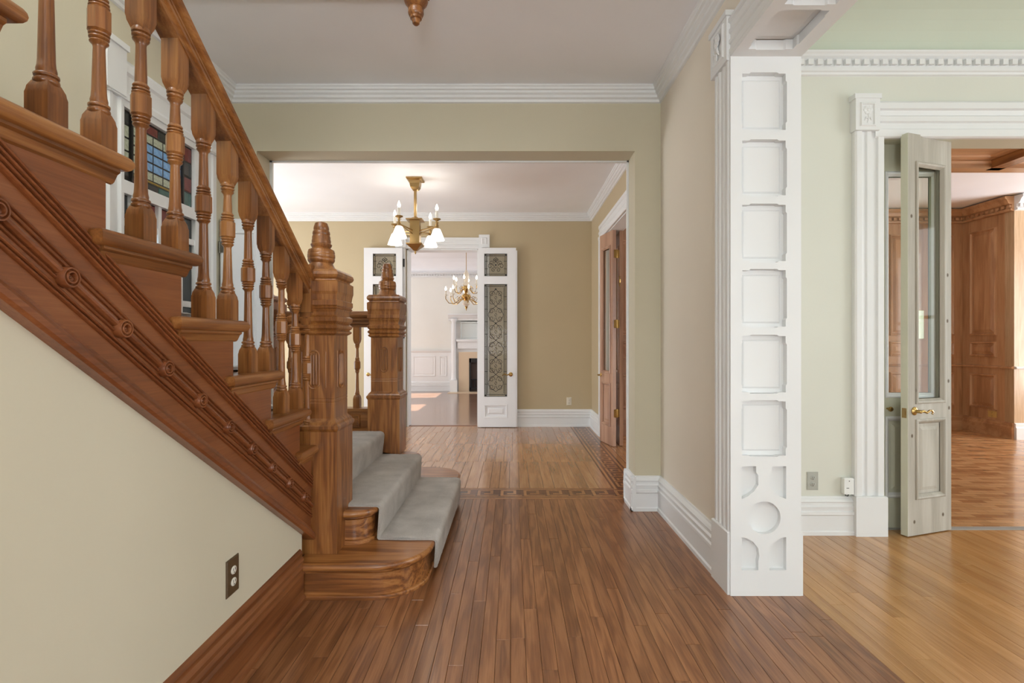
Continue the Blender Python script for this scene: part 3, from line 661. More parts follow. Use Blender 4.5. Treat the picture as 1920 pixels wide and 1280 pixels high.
def glazed(name, label, x0, x1, y, hx, handle_u, hout):
    """white door with a small square light over a tall one and a bottom panel"""
    xf = leafxf((x0, y, 0), 0); w = x1-x0; t = .042; H = 2.505
    root = thing(name, ((x0+x1)/2, y, 0), label, 'door', kind='structure')
    k = w/.528
    a, b = .085*k, .405*k
    if hx < 0: a, b = w-b, w-a
    mb = MB(); mb.xf = xf
    mb.box(0, a, 0, t, .008, H).box(b, w, 0, t, .008, H)
    for z0, z1 in ((.008, .14), (.32, .43), (2.0, 2.11), (2.425, H)): mb.box(a, b, 0, t, z0, z1)
    mb.build('door_frame', M['white_door'], root)
    for z0, z1, tall in ((.43, 2.0, True), (2.11, 2.425, False)):
        m2 = MB(); m2.xf = xf; m2.box(a, b, t*.4, t*.55, z0, z1); g = m2.build('leaded_pane', M['leadglass'], root)
        leading(xf, a, b, z0, z1, t*.36, g, tall)
    m2 = MB(); m2.xf = xf
    m2.ring((a-.005, t*.3, .135), (1, 0, 0), (0, 0, 1), (0, -1, 0), b-a+.01, .19, [(0, .013), (.004, .018), (.02, .016), (.026, .0), (.05, .0), (.07, .012)])
    m2.build('door_panel', M['white_door'], root)
    return root, xf
d5, xf5 = glazed('door_5', 'white leaded glass door folded open against the tan wall, handle on its right', -.472, .056, 7.135, 1, 0, 0)
lever(xf5, d5, .455, .742, -1, M['brass'], out=-1, s=1.15)
MB().box(.056, .073, 7.14, 7.175, .008, 2.47).build('door_edge', M['white_door'], d5)
d6, xf6 = glazed('door_6', 'white leaded glass door folded open behind the far stair newel', -2.065, -1.53, 7.135, -1, 0, 0)
lever(xf6, d6, .06, .742, -1, M['brass'], out=1, s=1.0)
for z in (.3, 1.3, 2.3): MB().lathe([(.012, -.055), (.012, .055)], (-1.512, 7.16, z), 8).build('hinge', M['iron'], d6)

# ================================================================== LEFT WALL WINDOW
XW = -2.0
w1 = thing('window_1', (XW, 2.95, .6), 'white framed stained glass window beside the stair landing', 'window', kind='structure')
FW = [(0, 0), (0, .02), (.01, .03), (.03, .03), (.036, .02), (.075, .02), (.085, .034), (.1, .034), (.1, 0)]
MB().ext([(a*.9, b) for a, b in FW], (XW, 2.5, .55), (0, 1, 0), (1, 0, 0), (0, 0, 1.9)).build('casing', M['white'], w1)
MB().ext([(a*1.8, b) for a, b in FW], (XW, 3.43, .55), (0, -1, 0), (1, 0, 0), (0, 0, 1.9)).build('casing', M['white'], w1)
MB().ext([(a*2.1, b*1.2) for a, b in FW], (XW, 2.5, 2.64), (0, 0, -1), (1, 0, 0), (0, .95, 0)).build('casing', M['white'], w1)
for y in (2.475, 3.33): MB().box(XW, XW+.045, y, y+.125, 2.44, 2.69).box(XW, XW+.055, y-.008, y+.133, 2.67, 2.7).build('corner_block', M['white'], w1)
XP = XW+.004
SG = {'blue': glow('blue_stained_glass', (112, 146, 176), .62, (40, 60, 80), 30), 'beige': glow('beige_stained_glass', (168, 170, 146), .5, (80, 80, 60), 90),
      'red': glow('red_stained_glass', (104, 48, 42), .45, (60, 20, 20), 25), 'dark': glow('dark_stained_glass', (52, 54, 50), .3, (30, 30, 30), 60),
      'amber': glow('amber_stained_glass', (150, 122, 60), .4, (70, 60, 30), 40), 'green': glow('green_stained_glass', (60, 88, 82), .45, (30, 50, 40), 40),
      'clear': glow('pale_blue_pane', (196, 224, 244), .95, (200, 215, 225), 0)}
def pane(y0, y1, z0, z1, c, parent=None):
    return MB().ring((XP, y0, z0), (0, 1, 0), (0, 0, 1), (1, 0, 0), y1-y0, z1-z0, [(0, 0), (.002, .003), (.006, .004)]).build('pane', SG[c], parent or w1)
MB().box(XW, XP+.001, 2.59, 3.26, .6, 2.45).build('came_backing', M['lead'], w1)
# transom light: centre grid with borders, left and right strips
def grid(y0, y1, z0, z1, cols, rows, colour, g=.004):
    for i in range(cols):
        for j in range(rows):
            ya = y0+(y1-y0)*i/cols; yb = y0+(y1-y0)*(i+1)/cols; za = z0+(z1-z0)*j/rows; zb = z0+(z1-z0)*(j+1)/rows
            pane(ya+g, yb-g, za+g, zb-g, colour(i, j))
grid(2.60, 2.668, 2.05, 2.39, 1, 5, lambda i, j: 'dark' if j in (0, 4) else 'beige')
grid(2.685, 3.085, 2.085, 2.335, 5, 5, lambda i, j: 'beige' if j in (0, 4) or i == 0 else 'blue')
grid(2.685, 3.085, 2.335, 2.39, 4, 1, lambda i, j: ('dark', 'red', 'dark', 'red')[i])
grid(2.685, 3.085, 2.07, 2.085, 1, 1, lambda i, j: 'amber', .001)
grid(2.685, 3.085, 2.025, 2.07, 4, 1, lambda i, j: ('red', 'dark', 'green', 'dark')[i])
grid(3.1, 3.185, 2.025, 2.39, 1, 4, lambda i, j: ('green', 'red', 'dark', 'red')[j])
MB().box(XW, XP+.014, 2.672, 2.682, 2.02, 2.4).box(XW, XP+.014, 3.086, 3.097, 2.02, 2.4).build('lead_bar', M['lead'], w1)
MB().box(XW, XW+.03, 2.585, 3.26, 2.395, 2.45).box(XW, XW+.03, 3.187, 3.26, .6, 2.4).box(XW, XW+.03, 2.585, 2.602, .6, 2.4).build('sash_frame', M['white'], w1)
MB().box(XW, XW+.034, 2.59, 3.255, 1.955, 2.022).build('transom_rail', M['white'], w1)
# lower lights
cols = [2.605, 2.68, 2.845, 2.875, 3.04, 3.07, 3.185]
for a, b in ((2.605, 2.655), (2.70, 2.86), (2.885, 3.03), (3.07, 3.185)):
    pane(a, b, 1.83, 1.95, 'red' if a > 2.65 and a < 2.9 else 'dark')
    for z0, z1 in ((1.44, 1.79), (1.05, 1.41), (.66, 1.02)):
        pane(a, b, z0, z1, 'dark' if (a > 3.05 or a < 2.65) else 'clear')
for y0, y1 in ((2.655, 2.70), (2.86, 2.885), (3.03, 3.07)): MB().box(XW, XW+.026, y0, y1, .6, 1.955).build('muntin', M['white'], w1)
for z in (1.795, 1.41, 1.02, .6): MB().box(XW, XW+.022, 2.6, 3.19, z, z+.035).build('muntin', M['white'], w1)
MB().box(XW+.026, XW+.032, 2.61, 2.635, 1.79, 1.86).build('hinge', M['iron'], w1)
# white casement leaf swung open against the pier
lf = MB().box(-1.985, -1.70, 3.485, 3.52, .62, 2.035).ring((-1.94, 3.485, .75), (1, 0, 0), (0, 0, 1), (0, -1, 0), .2, 1.2, [(0, 0), (.004, .008), (.014, .008), (.02, .002), (.04, .002)]).build('casement_leaf', M['white_door'], w1)
for z in (.9, 1.84): MB().box(-1.985, -1.955, 3.479, 3.485, z-.035, z+.035).lathe([(.006, -.04), (.006, .04)], (-1.988, 3.48, z), 8).build('hinge', M['steel'], lf)

# ================================================================== STAIRCASE
RUN, RISE = .28, .191
YR = [2.625-RUN*k for k in range(9)]         # riser k
TT = [.70+RISE*k for k in range(9)]          # tread top k
SX = -.972
stair = thing('staircase', (-1.0, 2.5, 0), 'oak staircase with turned balusters and carved newel posts', 'staircase')
def rrect(x0, x1, y0, y1, r=0, corners=(), n=8):
    """outline with rounded corners; corners: subset of 'se','ne'"""
    pts = []
    pts += [(x0, y0)]
    if 'se' in corners: pts += [(x1-r+r*math.sin(a), y0+r-r*math.cos(a)) for a in [PI/2*i/n for i in range(n+1)]]
    else: pts += [(x1, y0)]
    if 'ne' in corners: pts += [(x1-r+r*math.cos(a), y1-r+r*math.sin(a)) for a in [PI/2*i/n for i in range(n+1)]]
    else: pts += [(x1, y1)]
    pts += [(x0, y1)]
    return pts
def plate(mb, x0, x1, y0, y1, z0, z1, r=0, corners=(), nose=None, west=True):
    """board with half-round edges"""
    h = (z1-z0)/2; nose = h if nose is None else nose; loops = []
    for i in range(9):
        a = -PI/2+PI*i/8; ins = nose*(1-math.cos(a)); z = (z0+z1)/2+h*math.sin(a)
        loops.append([(px_, py_, z) for px_, py_ in rrect(x0+(ins if west else 0), x1-ins, y0+ins, y1-ins, max(r-ins, .001) if corners else 0, corners)])
    return mb.loft(loops, smooth=True)
for k in range(8):
    yr, zt = YR[k], TT[k]
    t_ = plate(MB(), -1.99, -.935, yr-RUN-.055, yr+.046 if k else yr-.0, zt-.04, zt, west=False).build('tread', M['stairY'], stair)
    mb = MB()
    prof = [(0, 0), (.025, 0), (.025, -.008), (.018, -.013), (.01, -.03), (.006, -.034), (0, -.036)]
    mb.ext(prof, (SX-.005, yr-RUN-.03, zt-.038), (1, 0, 0), (0, 0, 1), (0, RUN+.05, 0))
    mb.ext(prof, (-1.99, yr-.002, zt-.038), (0, 1, 0), (0, 0, 1), (1.018, 0, 0))
    mb.build('scotia', M['stairY'], t_)
    MB().box(-1.99, SX-.004, yr-.02, yr, zt-RISE, zt-.02).build('riser', M['stairX'], stair)
# stringer board with stepped top
poly = [(2.62, bz(2.62)), (.42, bz(.42))]
for k in range(7, -1, -1):
    poly += [(YR[k]-RUN if k == 7 else YR[k+1], TT[k]-.02), (YR[k], TT[k]-.02)]
MB().ext(poly, (SX-.03, 0, 0), (0, 1, 0), (0, 0, 1), (.03, 0, 0)).build('stringer', M['stringer'], stair)
sw = Vector((0, 1, -.6836)); YA, YB = .55, 2.476
def rake(prof, zoff, name, mat, ya=YA, yb=YB, x=SX, parent=None):
    """moulding following the stair slope; zoff above the lower edge of the stringer"""
    z = bz(1.5)+zoff
    return MB().ext(prof, (x, ya, z+.6836*(1.5-ya)), (1, 0, 0), (0, 0, 1), sw*(yb-ya)).build(name, mat, parent or stair)
def halfround(w, out, n=6): return [(-.002, -w/2)]+[(out*math.cos(a), w/2*math.sin(a)) for a in [-PI/2+PI*i/n for i in range(n+1)]]+[(-.002, w/2)]
rake([(-.03, -.012), (.016, -.012), (.022, -.004), (.022, .012), (.016, .024), (.008, .032), (.006, .042), (-.002, .044)], 0, 'stringer_edge_moulding', M['stringer_dark'])
for z in (.1, .113): rake(halfround(.01, .008), z, 'bead', M['stringer_dark'])
rake(halfround(.022, .014), .153, 'rod_moulding', M['stringer_dark'])
rake(halfround(.008, .006), .134, 'bead', M['stringer_dark'])
for z in (.178, .192): rake(halfround(.008, .006), z, 'bead', M['stringer_dark'])
for z in (.247, .262, .277, .291): rake(halfround(.0125, .012), z, 'reed', M['stringer_dark'])
ros, _ = MB().lathe([(.0235, 0), (.0235, .012), (.0215, .019), (.0185, .019), (.0165, .013), (.0155, .013), (.0135, .02), (.0105, .02), (.0085, .008), (.0045, .008), (.003, .015), (.0005, .017)], (0, 0, 0), 22, axis='X').mesh('rosette', M['stringer_dark'], center=False)
for k in range(11):
    y = .953+.1577*k
    if y > 2.44: break
    link('rosette', ros, (SX, y, bz(y)+.153), stair)
# balusters
def baluster(mb, H, c=(0, 0, 0), ext=.03, q=1.0):
    c = Vector(c); zm = .53*H
    mb.lathe([(.025, 0), (.025, .072), (.0235, .078), (.0225, .086), (.017, .1)], c, square=True)
    low = [(.0185, .094), (.0225, .098), (.0235, .102), (.0225, .106), (.0185, .1085), (.0185, .1095), (.0222, .112), (.0228, .115), (.0215, .118), (.0178, .1205), (.0185, .127), (.0165, .136), (.0155, .15)]
    mid = [(.0125, zm-.066), (.0135, zm-.06), (.0185, zm-.055), (.02, zm-.052), (.0185, zm-.049), (.0155, zm-.0475), (.0205, zm-.044), (.0212, zm-.042), (.0205, zm-.04), (.0165, zm-.0385), (.0215, zm-.035), (.022, zm-.033), (.019, zm-.029)]
    mb.lathe([(r*q, z) for r, z in low+mid], c, 14)
    mb.lathe([(.0195, zm-.031), (.0245, zm-.025), (.0245, zm+.025), (.0195, zm+.031)], c, 8, rot=PI/8, smooth=False)
    up = [(.019, zm+.029), (.022, zm+.033), (.0215, zm+.035), (.0165, zm+.0385), (.0205, zm+.04), (.0212, zm+.042), (.0205, zm+.044), (.0155, zm+.0475), (.0185, zm+.049), (.02, zm+.052), (.0185, zm+.055), (.0145, zm+.06), (.0145, zm+.068)]
    t0 = H-.14
    top = [(.0125, t0-.03), (.0135, t0-.022), (.0185, t0-.016), (.0205, t0-.012), (.0165, t0-.009), (.021, t0-.005), (.022, t0-.002), (.0215, t0), (.017, t0+.003), (.022, t0+.006), (.0225, t0+.01), (.02, t0+.018)]
    mb.lathe([(r*q, z) for r, z in up+top], c, 14)
    mb.lathe([(.016, t0+.012), (.0225, t0+.03), (.0235, t0+.038), (.025, t0+.045), (.025, H+ext)], c, square=True)
    return mb
railtop = lambda y: 2.204-.6836*(y-1.506)
RT = .125
cache = {}
for i in range(-1, 11):
    y = 1.10+.14*i
    k = max(j for j in range(9) if y < YR[j]+.02)
    H = round(railtop(y)-RT-TT[k], 3)
    if H not in cache: cache[H] = baluster(MB(), H).mesh('baluster', M['stairZ'], center=False)[0]
    link('baluster', cache[H], (-1.0, y, TT[k]-.001), stair)
# handrail
HR = [(.028, 0), (.028, .02), (.036, .024), (.036, .036), (.027, .04), (.027, .046), (.033, .05), (.033, .058), (.025, .062), (.025, .07), (.036, .077), (.042, .084), (.044, .096), (.039, .106), (.03, .108), (.03, .112), (.02, .122), (.008, .125)]
HR = HR+[(-a, b) for a, b in HR[::-1]]
def rail(p, w, name='handrail'): return MB().ext(HR, p, (1, 0, 0), (0, 0, 1), w).build(name, M['stairY'], stair)
rail((-1.0, .45, railtop(.45)-RT), sw*(2.50-.45))
MB().box(-1.035, -.965, 2.455, 2.5, 1.34, 1.57).build('rail_bracket', M['stairZ'], stair)
# lower steps
def shoe(mb, x0, x1, y0, y1, r, corners):
    loops = []
    for ins, z in ((0, 0), (0, .012), (.004, .018), (.012, .021)): loops.append([(a, b, z) for a, b in rrect(x0, x1-ins, y0+ins, y1-ins, r-ins, corners)])
    return mb.loft(loops, smooth=False)
def step(x0, x1, y0, y1, z0, z1, r, label):
    s_ = plate(MB(), x0, x1, y0, y1, z1-.034, z1, r, ('se', 'ne'), nose=.014, west=False).build('bullnose_tread', M['step'], stair)
    MB().loft([[(a, b, z) for a, b in rrect(x0, x1-.03, y0+.03, y1-.03, r-.03, ('se', 'ne'))] for z in (z0, z1-.02)], smooth=True).build('curved_riser', M['step'], s_)
    m = MB()
    m.loft([[(a, b, z) for a, b in rrect(x0, x1-d, y0+d, y1-d, r-d, ('se', 'ne'))] for d, z in ((.018, z1-.034), (.018, z1-.04), (.026, z1-.05))], smooth=True).build('scotia', M['step'], s_)
    m = MB(); shoe(m, x0, x1-.018, y0+.018, y1-.018, r-.02, ('se', 'ne')); m.v = [Vector((p.x, p.y, p.z+z0)) for p in m.v]; m.build('shoe_moulding', M['step'], s_)
    return s_
step(-1.0, -.40, 2.355, 4.21, 0, .172, .26, '')
step(-1.0, -.69, 2.57, 4.0, .172, .344, .13, '')
MB().box(-1.99, -1.0, 2.6, 3.99, .0, .478).build('landing_frame', M['stairX'], stair)
plate(MB(), -1.99, -.968, 2.62, 3.99, .478, .515, west=False).build('landing_tread', M['step'], stair)
# balustrade at the back of the landing
YL = 3.97
cu = MB().box(-1.86, -1.07, YL-.05, YL+.05, 0, .665).box(-1.86, -1.07, YL-.06, YL+.06, .665, .687).ring((-1.74, YL-.05, .54), (1, 0, 0), (0, 0, 1), (0, -1, 0), .58, .1, [(0, 0), (.006, .01), (.014, .01), (.02, .002)]).build('landing_curb', M['stairX'], stair)
bl, _ = baluster(MB(), .625, q=.85).mesh('baluster', M['stairZ'], center=False)
for x in (-1.2, -1.33, -1.46, -1.59, -1.72): link('baluster', bl, (x, YL, .686), stair)
MB().ext([(a, b) for a, b in HR], (-1.84, YL, 1.31), (0, 1, 0), (0, 0, 1), (.78, 0, 0)).build('handrail', M['stairX'], stair)
# newel posts
def newel(cx, cy, z0, label):
    prof = [(.12, z0), (.12, .762), (.124, .768), (.128, .776), (.128, .788), (.12, .796), (.116, .806), (.106, .816), (.1, .824), (.1, .9), (.0985, .903), (.1, .906), (.1, .916), (.0985, .919), (.1, .922), (.1, 1.235)]
    n = MB().lathe(prof, (cx, cy, 0), square=True).build('newel_post', M['newel'], stair)
    n['label'] = label
    cap = [(.1, 1.23), (.116, 1.24), (.118, 1.248), (.108, 1.256), (.119, 1.266), (.121, 1.276), (.108, 1.288), (.12, 1.3), (.123, 1.318), (.108, 1.33), (.11, 1.345), (.116, 1.36), (.122, 1.364), (.116, 1.37), (.122, 1.378), (.122, 1.4), (.117, 1.405), (.12, 1.43), (.124, 1.445), (.124, 1.492), (.112, 1.5), (.11, 1.506), (.121, 1.514), (.126, 1.526), (.123, 1.54), (.112, 1.552)]
    MB().lathe(cap, (cx, cy, 0), square=True).build('newel_cap', M['newel'], n)
    fin = [(.092, 1.548), (.08, 1.556), (.068, 1.57), (.06, 1.585), (.056, 1.594), (.06, 1.6), (.065, 1.606), (.066, 1.616), (.064, 1.62), (.067, 1.625), (.067, 1.638), (.065, 1.642), (.066, 1.648), (.062, 1.662), (.05, 1.668), (.044, 1.674), (.05, 1.682), (.052, 1.69), (.046, 1.696), (.047, 1.708), (.044, 1.718), (.045, 1.726), (.041, 1.738), (.043, 1.744), (.041, 1.756), (.036, 1.762), (.038, 1.77), (.036, 1.782), (.033, 1.788), (.03, 1.798), (.018, 1.804), (.001, 1.806)]
    MB().lathe(fin, (cx, cy, 0), 24).build('finial', M['newel'], n)
    # carved reeded panels
    for (u, nn) in (((1, 0, 0), (0, -1, 0)), ((0, 1, 0), (1, 0, 0)), ((-1, 0, 0), (0, 1, 0)), ((0, -1, 0), (-1, 0, 0))):
        u, nn = Vector(u), Vector(nn); o = Vector((cx, cy, 0))+nn*.1; mb = MB()
        def P(a, b, d=0): return o+u*a+Vector((0, 0, b))+nn*d
        st_ = []
        for i in range(13): a = PI*i/12; st_.append((.026*math.cos(a), 1.13+.026*math.sin(a)))
        for i in range(13): a = PI+PI*i/12; st_.append((.026*math.cos(a), .995+.026*math.sin(a)))
        st_.append(st_[0]); mb.tube([P(a, b, .001) for a, b in st_], .0045, 6)
        for a in (-.013, 0, .013): mb.tube([P(a, .985, .0), P(a, .992, .003), P(a, 1.133, .003), P(a, 1.14, 0)], .0045, 6)
        for a in (-.058, .058): mb.tube([P(a, .97, -.001), P(a, .975, .001), P(a, 1.15, .001), P(a, 1.155, -.001)], .0032, 6)
        mb.build('carved_reeds', M['newel'], n)
    return n
newel(-.967, 2.597, .171, 'near oak newel post on the bottom step')
newel(-.967, 3.972, .343, 'far oak newel post behind the carpet')
newel(-1.93, 3.985, .3, 'oak newel post in the corner of the landing')

# ---- carpet runner
def carpet(name, label, pts, o, u, w, th=.017):
    """pts: (along, z) of the surface it lies on, rising; thickness outwards; swept by w"""
    fine = []
    for i, (a, z) in enumerate(pts):
        if 0 < i < len(pts)-1:
            p, q, r_ = Vector(pts[i-1]), Vector(pts[i]), Vector(pts[i+1]); d = .016
            A = q+(p-q).normalized()*d; B = q+(r_-q).normalized()*d
            for k in range(5): t = k/4; fine.append((1-t)**2*A+2*t*(1-t)*q+t*t*B)
        else: fine.append(Vector((a, z)))
    dense = []
    for i in range(len(fine)-1):
        L = (fine[i+1]-fine[i]).length; n = max(1, int(L/.012))
        for k in range(n): dense.append(fine[i].lerp(fine[i+1], k/n))
    dense.append(fine[-1]); nrm = []
    for i in range(len(dense)):
        t = dense[min(i+1, len(dense)-1)]-dense[max(i-1, 0)]; nrm.append(Vector((t.y, -t.x)).normalized())
    o, u, w = Vector(o), Vector(u), Vector(w); N = max(8, int(w.length/.012)); rnd = random.Random(3)
    loops = []
    for j in range(N+1):
        s_ = j/N; edge = (j in (0, N)); L = []
        for i, p in enumerate(dense):
            hgt = th*(.72 if edge else 1)+rnd.uniform(-.0012, .0012)
            q = p+nrm[i]*hgt; wob = rnd.uniform(-.006, .006) if edge else 0
            L.append(o+u*q.x+Vector((0, 0, q.y))+w*s_+w.normalized()*wob)
        for i in range(len(dense)-1, -1, -1):
            q = dense[i]+nrm[i]*.0008; L.append(o+u*q.x+Vector((0, 0, q.y))+w*s_)
        loops.append(L)
    c = MB().loft(loops, smooth=True).build(name, M['carpet']); tag(c, label, 'carpet'); return c
carpet('stair_carpet', 'pale grey carpet runner over the lower steps and landing', [(-.405, .03), (-.397, .17), (-.70, .173), (-.688, .343), (-.985, .345), (-.966, .515), (-1.8, .516)], (0, 2.65, 0), (1, 0, 0), (0, 1.18, 0))
pts = []
for k in range(8):
    pts += [(YR[k]+.004, TT[k]-RISE+.018 if k else .517), (YR[k]+(.046 if k else .002), TT[k])]
pts += [(YR[7]-RUN, TT[7])]
carpet('stair_carpet', 'pale grey carpet runner up the main flight behind the balusters', pts, (-1.08, 0, 0), (0, 1, 0), (-.80, 0, 0))

# ---- turned pendant under the upper stair newel
pd = thing('pendant_finial', (-.495, 2.64, 2.83), 'turned oak pendant hanging at the edge of the hall ceiling', 'finial')
MB().lathe([(.05, 3.03), (.05, 2.99), (.06, 2.98), (.062, 2.955), (.056, 2.94), (.037, 2.92)], (-.495, 2.64, 0), 24).build('pendant_bowl', M['newel'], pd)
MB().lathe([(.034, 2.925), (.037, 2.916), (.04, 2.91), (.0385, 2.904), (.04, 2.896), (.0405, 2.89), (.035, 2.876), (.031, 2.872), (.0295, 2.862), (.021, 2.858), (.0205, 2.85), (.019, 2.846), (.018, 2.838), (.01, 2.83), (.001, 2.828)], (-.495, 2.64, 0), 24).build('pendant_tip', M['newel'], pd)
MB().box(-.555, -.435, 2.58, 2.70, 2.995, 3.4).build('newel_base', M['newel'], pd)
struct('trim_stairwell_fascia', MB().box(-2.0, -.45, 2.655, 2.675, 2.985, 3.2).box(-.45, -.43, -4, 2.675, 2.985, 3.2), M['white'], 'white fascia around the stairwell opening in the ceiling', 'fascia')

# ================================================================== CHANDELIERS
def brass_chandelier(cx, cy):
    r = thing('chandelier', (cx, cy, 3.0), 'square brass chandelier with four frosted glass shades and candle bulbs', 'chandelier')
    MB().lathe([(.088, 3.0), (.088, 2.985), (.078, 2.978), (.058, 2.974), (.056, 2.94), (.048, 2.9), (.03, 2.875), (.018, 2.868)], (cx, cy, 0), square=True).build('ceiling_canopy', M['oldbrass'], r)
    MB().lathe([(.014, 2.88), (.014, 2.56), (.022, 2.555)], (cx, cy, 0), square=True).build('stem', M['oldbrass'], r)
    MB().lathe([(.02, 2.575), (.04, 2.56), (.09, 2.545), (.09, 2.535), (.055, 2.53), (.052, 2.52), (.052, 2.29), (.06, 2.285), (.088, 2.278), (.088, 2.268), (.05, 2.235), (.02, 2.205), (.006, 2.2)], (cx, cy, 0), square=True).build('body', M['oldbrass'], r)
    MB().lathe([(.006, 2.205), (.011, 2.19), (.011, 2.18), (.004, 2.168), (.001, 2.165)], (cx, cy, 0), 10).build('drop', M['oldbrass'], r)
    for k in range(4):
        a = math.radians(244)+k*PI/2; R = .285; ex, ey = cx+R*math.cos(a), cy+R*math.sin(a)
        MB().tube([(cx+.04*math.cos(a), cy+.04*math.sin(a), 2.42), (ex, ey, 2.445)], .008, 6).tube([(cx+.04*math.cos(a), cy+.04*math.sin(a), 2.38), (ex, ey, 2.445)], .005, 6).build('arm', M['oldbrass'], r)
        MB().lathe([(.024, 2.41), (.028, 2.42), (.02, 2.43), (.02, 2.46), (.013, 2.47), (.013, 2.5), (.02, 2.51), (.043, 2.52), (.043, 2.528), (.014, 2.53)], (ex, ey, 0), 14).tube([(ex, ey, 2.49), (ex-.035*math.sin(a), ey+.035*math.cos(a), 2.49)], .004, 6).build('socket', M['oldbrass'], r)
        MB().lathe([(.03, 2.42), (.04, 2.412), (.063, 2.355), (.086, 2.295), (.083, 2.295), (.06, 2.35), (.036, 2.405), (.028, 2.41)], (ex, ey, 0), 8, rot=a+PI/8).build('glass_shade', M['frost'], r)
        c = MB().lathe([(.016, 2.528), (.016, 2.615)], (ex, ey, 0), 12).build('candle', M['candle'], r)
        MB().lathe([(.008, 2.612), (.016, 2.63), (.0175, 2.645), (.012, 2.665), (.005, 2.68), (.001, 2.69)], (ex, ey, 0), 10).build('bulb', M['bulb'], c)
        l = bpy.data.lights.new('shade_lamp', 'POINT'); l.energy = 1.2; l.color = (1, .93, .82); l.shadow_soft_size = .05
        o = bpy.data.objects.new('shade_lamp', l); COL.objects.link(o); o.location = (ex, ey, 2.66+.08)
brass_chandelier(-1.07, 5.67)
def crystal_chandelier(cx, cy):
    r = thing('chandelier', (cx, cy, 3.15), 'gilt and porcelain chandelier with two tiers of candles in the living room', 'chandelier')
    MB().lathe([(.06, 3.15), (.06, 3.13), (.02, 3.1), (.006, 3.09), (.006, 2.57), (.012, 2.56)], (cx, cy, 0), 12).build('stem', M['brass'], r)
    MB().lathe([(.012, 2.57), (.028, 2.55), (.03, 2.53), (.05, 2.5), (.055, 2.45), (.045, 2.38), (.03, 2.3), (.026, 2.27), (.045, 2.25)], (cx, cy, 0), 16).build('porcelain_vase', M['porcelain'], r)
    MB().lathe([(.03, 2.27), (.07, 2.25), (.075, 2.2), (.04, 2.16), (.03, 2.12), (.08, 2.09), (.095, 2.05), (.06, 2.0), (.04, 1.97)], (cx, cy, 0), 16).build('gilt_hub', M['brass'], r)
    MB().lathe([(.04, 1.98), (.07, 1.95), (.075, 1.92), (.05, 1.89), (.02, 1.87)], (cx, cy, 0), 16).build('porcelain_bowl', M['porcelain'], r)
    MB().lathe([(.02, 1.875), (.03, 1.86), (.02, 1.84), (.012, 1.82), (.004, 1.79), (.001, 1.785)], (cx, cy, 0), 12).build('drop', M['brass'], r)
    for n, R, za, zc, ph in ((8, .39, 1.96, 2.10, .2), (6, .25, 2.16, 2.3, .45)):
        for k in range(n):
            a = ph+2*PI*k/n; ca, sa = math.cos(a), math.sin(a)
            P = lambda rr, z: (cx+rr*ca, cy+rr*sa, z)
            MB().tube([P(.05, za+.06), P(R*.35, za+.03), P(R*.6, za-.04), P(R*.85, za-.03), P(R, za+.05), P(R, zc-.03)], .008, 6).tube([P(R*.45, za), P(R*.55, za+.06), P(R*.42, za+.1), P(R*.35, za+.06), P(R*.42, za+.04)], .006, 5).build('arm', M['brass'], r)
            c = MB().lathe([(.01, zc-.04), (.034, zc-.02), (.036, zc-.012), (.014, zc-.01), (.014, zc+.07)], P(R, 0), 10).build('candle', M['candle'], r)
            MB().lathe([(.008, zc+.068), (.018, zc+.09), (.019, zc+.105), (.01, zc+.13), (.001, zc+.15)], P(R, 0), 8).build('bulb', M['bulb'], c)
crystal_chandelier(-.875, 9.8)

# ================================================================== LIVING ROOM BEYOND
wl = wall_liv
Y4 = 12.4
MB().box(-4.5, -1.45, Y4-.012, Y4, .0, .97).build('wainscot_board', M['white'], wl)
MB().ext([(0, 0), (.05, 0), (.05, .012), (.035, .02), (.03, .035), (.012, .045), (0, .05)], (-4.5, Y4-.01, .985), (0, -1, 0), (0, 0, -1), (3.05, 0, 0)).build('chair_rail', M['white'], wl)
MB().ext([(a, b*.95) for a, b in BASE], (-4.5, Y4-.01, 0), (0, -1, 0), (0, 0, 1), (3.05, 0, 0)).build('wainscot_base', M['white'], wl)
for x0, x1 in ((-1.76, -1.575), (-2.395, -1.855), (-2.58, -2.47), (-3.2, -2.68)):
    MB().ring((x0, Y4-.012, .36), (1, 0, 0), (0, 0, 1), (0, -1, 0), x1-x0, .49, [(0, 0), (.006, .014), (.02, .014), (.03, .002), (.045, .002), (.06, .008)]).build('wainscot_panel', M['white'], wl)
fp = thing('fireplace', (-.575, 12.2, 0), 'white columned fireplace with overmantel mirror and beige marble surround', 'fireplace')
MB().box(-1.46, .31, 12.25, 12.4, 0, 1.62).build('mantel_back', M['white'], fp)
for x in (-1.385, .235):
    c = MB().lathe([(.07, .28), (.075, .3), (.06, .32), (.056, .5), (.05, 1.66), (.06, 1.68), (.07, 1.7), (.072, 1.74)], (x, 12.19, 0), 20).build('column', M['white'], fp)
    MB().chbox(x-.085, x+.085, 12.1, 12.27, 0, .28, .005).build('plinth_block', M['white'], c)
MB().ext([(0, 0), (.3, 0), (.3, -.03), (.27, -.05), (.24, -.09), (.2, -.12), (.2, -.16), (0, -.16)], (-1.52, 12.4, 1.86), (0, -1, 0), (0, 0, 1), (1.89, 0, 0)).build('mantel_cornice', M['white'], fp)
MB().box(-1.3, .15, 12.19, 12.27, 1.03, 1.24).box(-1.33, .18, 12.15, 12.27, 1.2, 1.25).build('mantel_shelf', M['white'], fp)
MB().ring((-1.24, 12.25, 1.25), (1, 0, 0), (0, 0, 1), (0, -1, 0), 1.33, .42, [(0, 0), (.0, .03), (.03, .03), (.04, .01)]).build('overmantel_mirror', M['mirror'], fp)
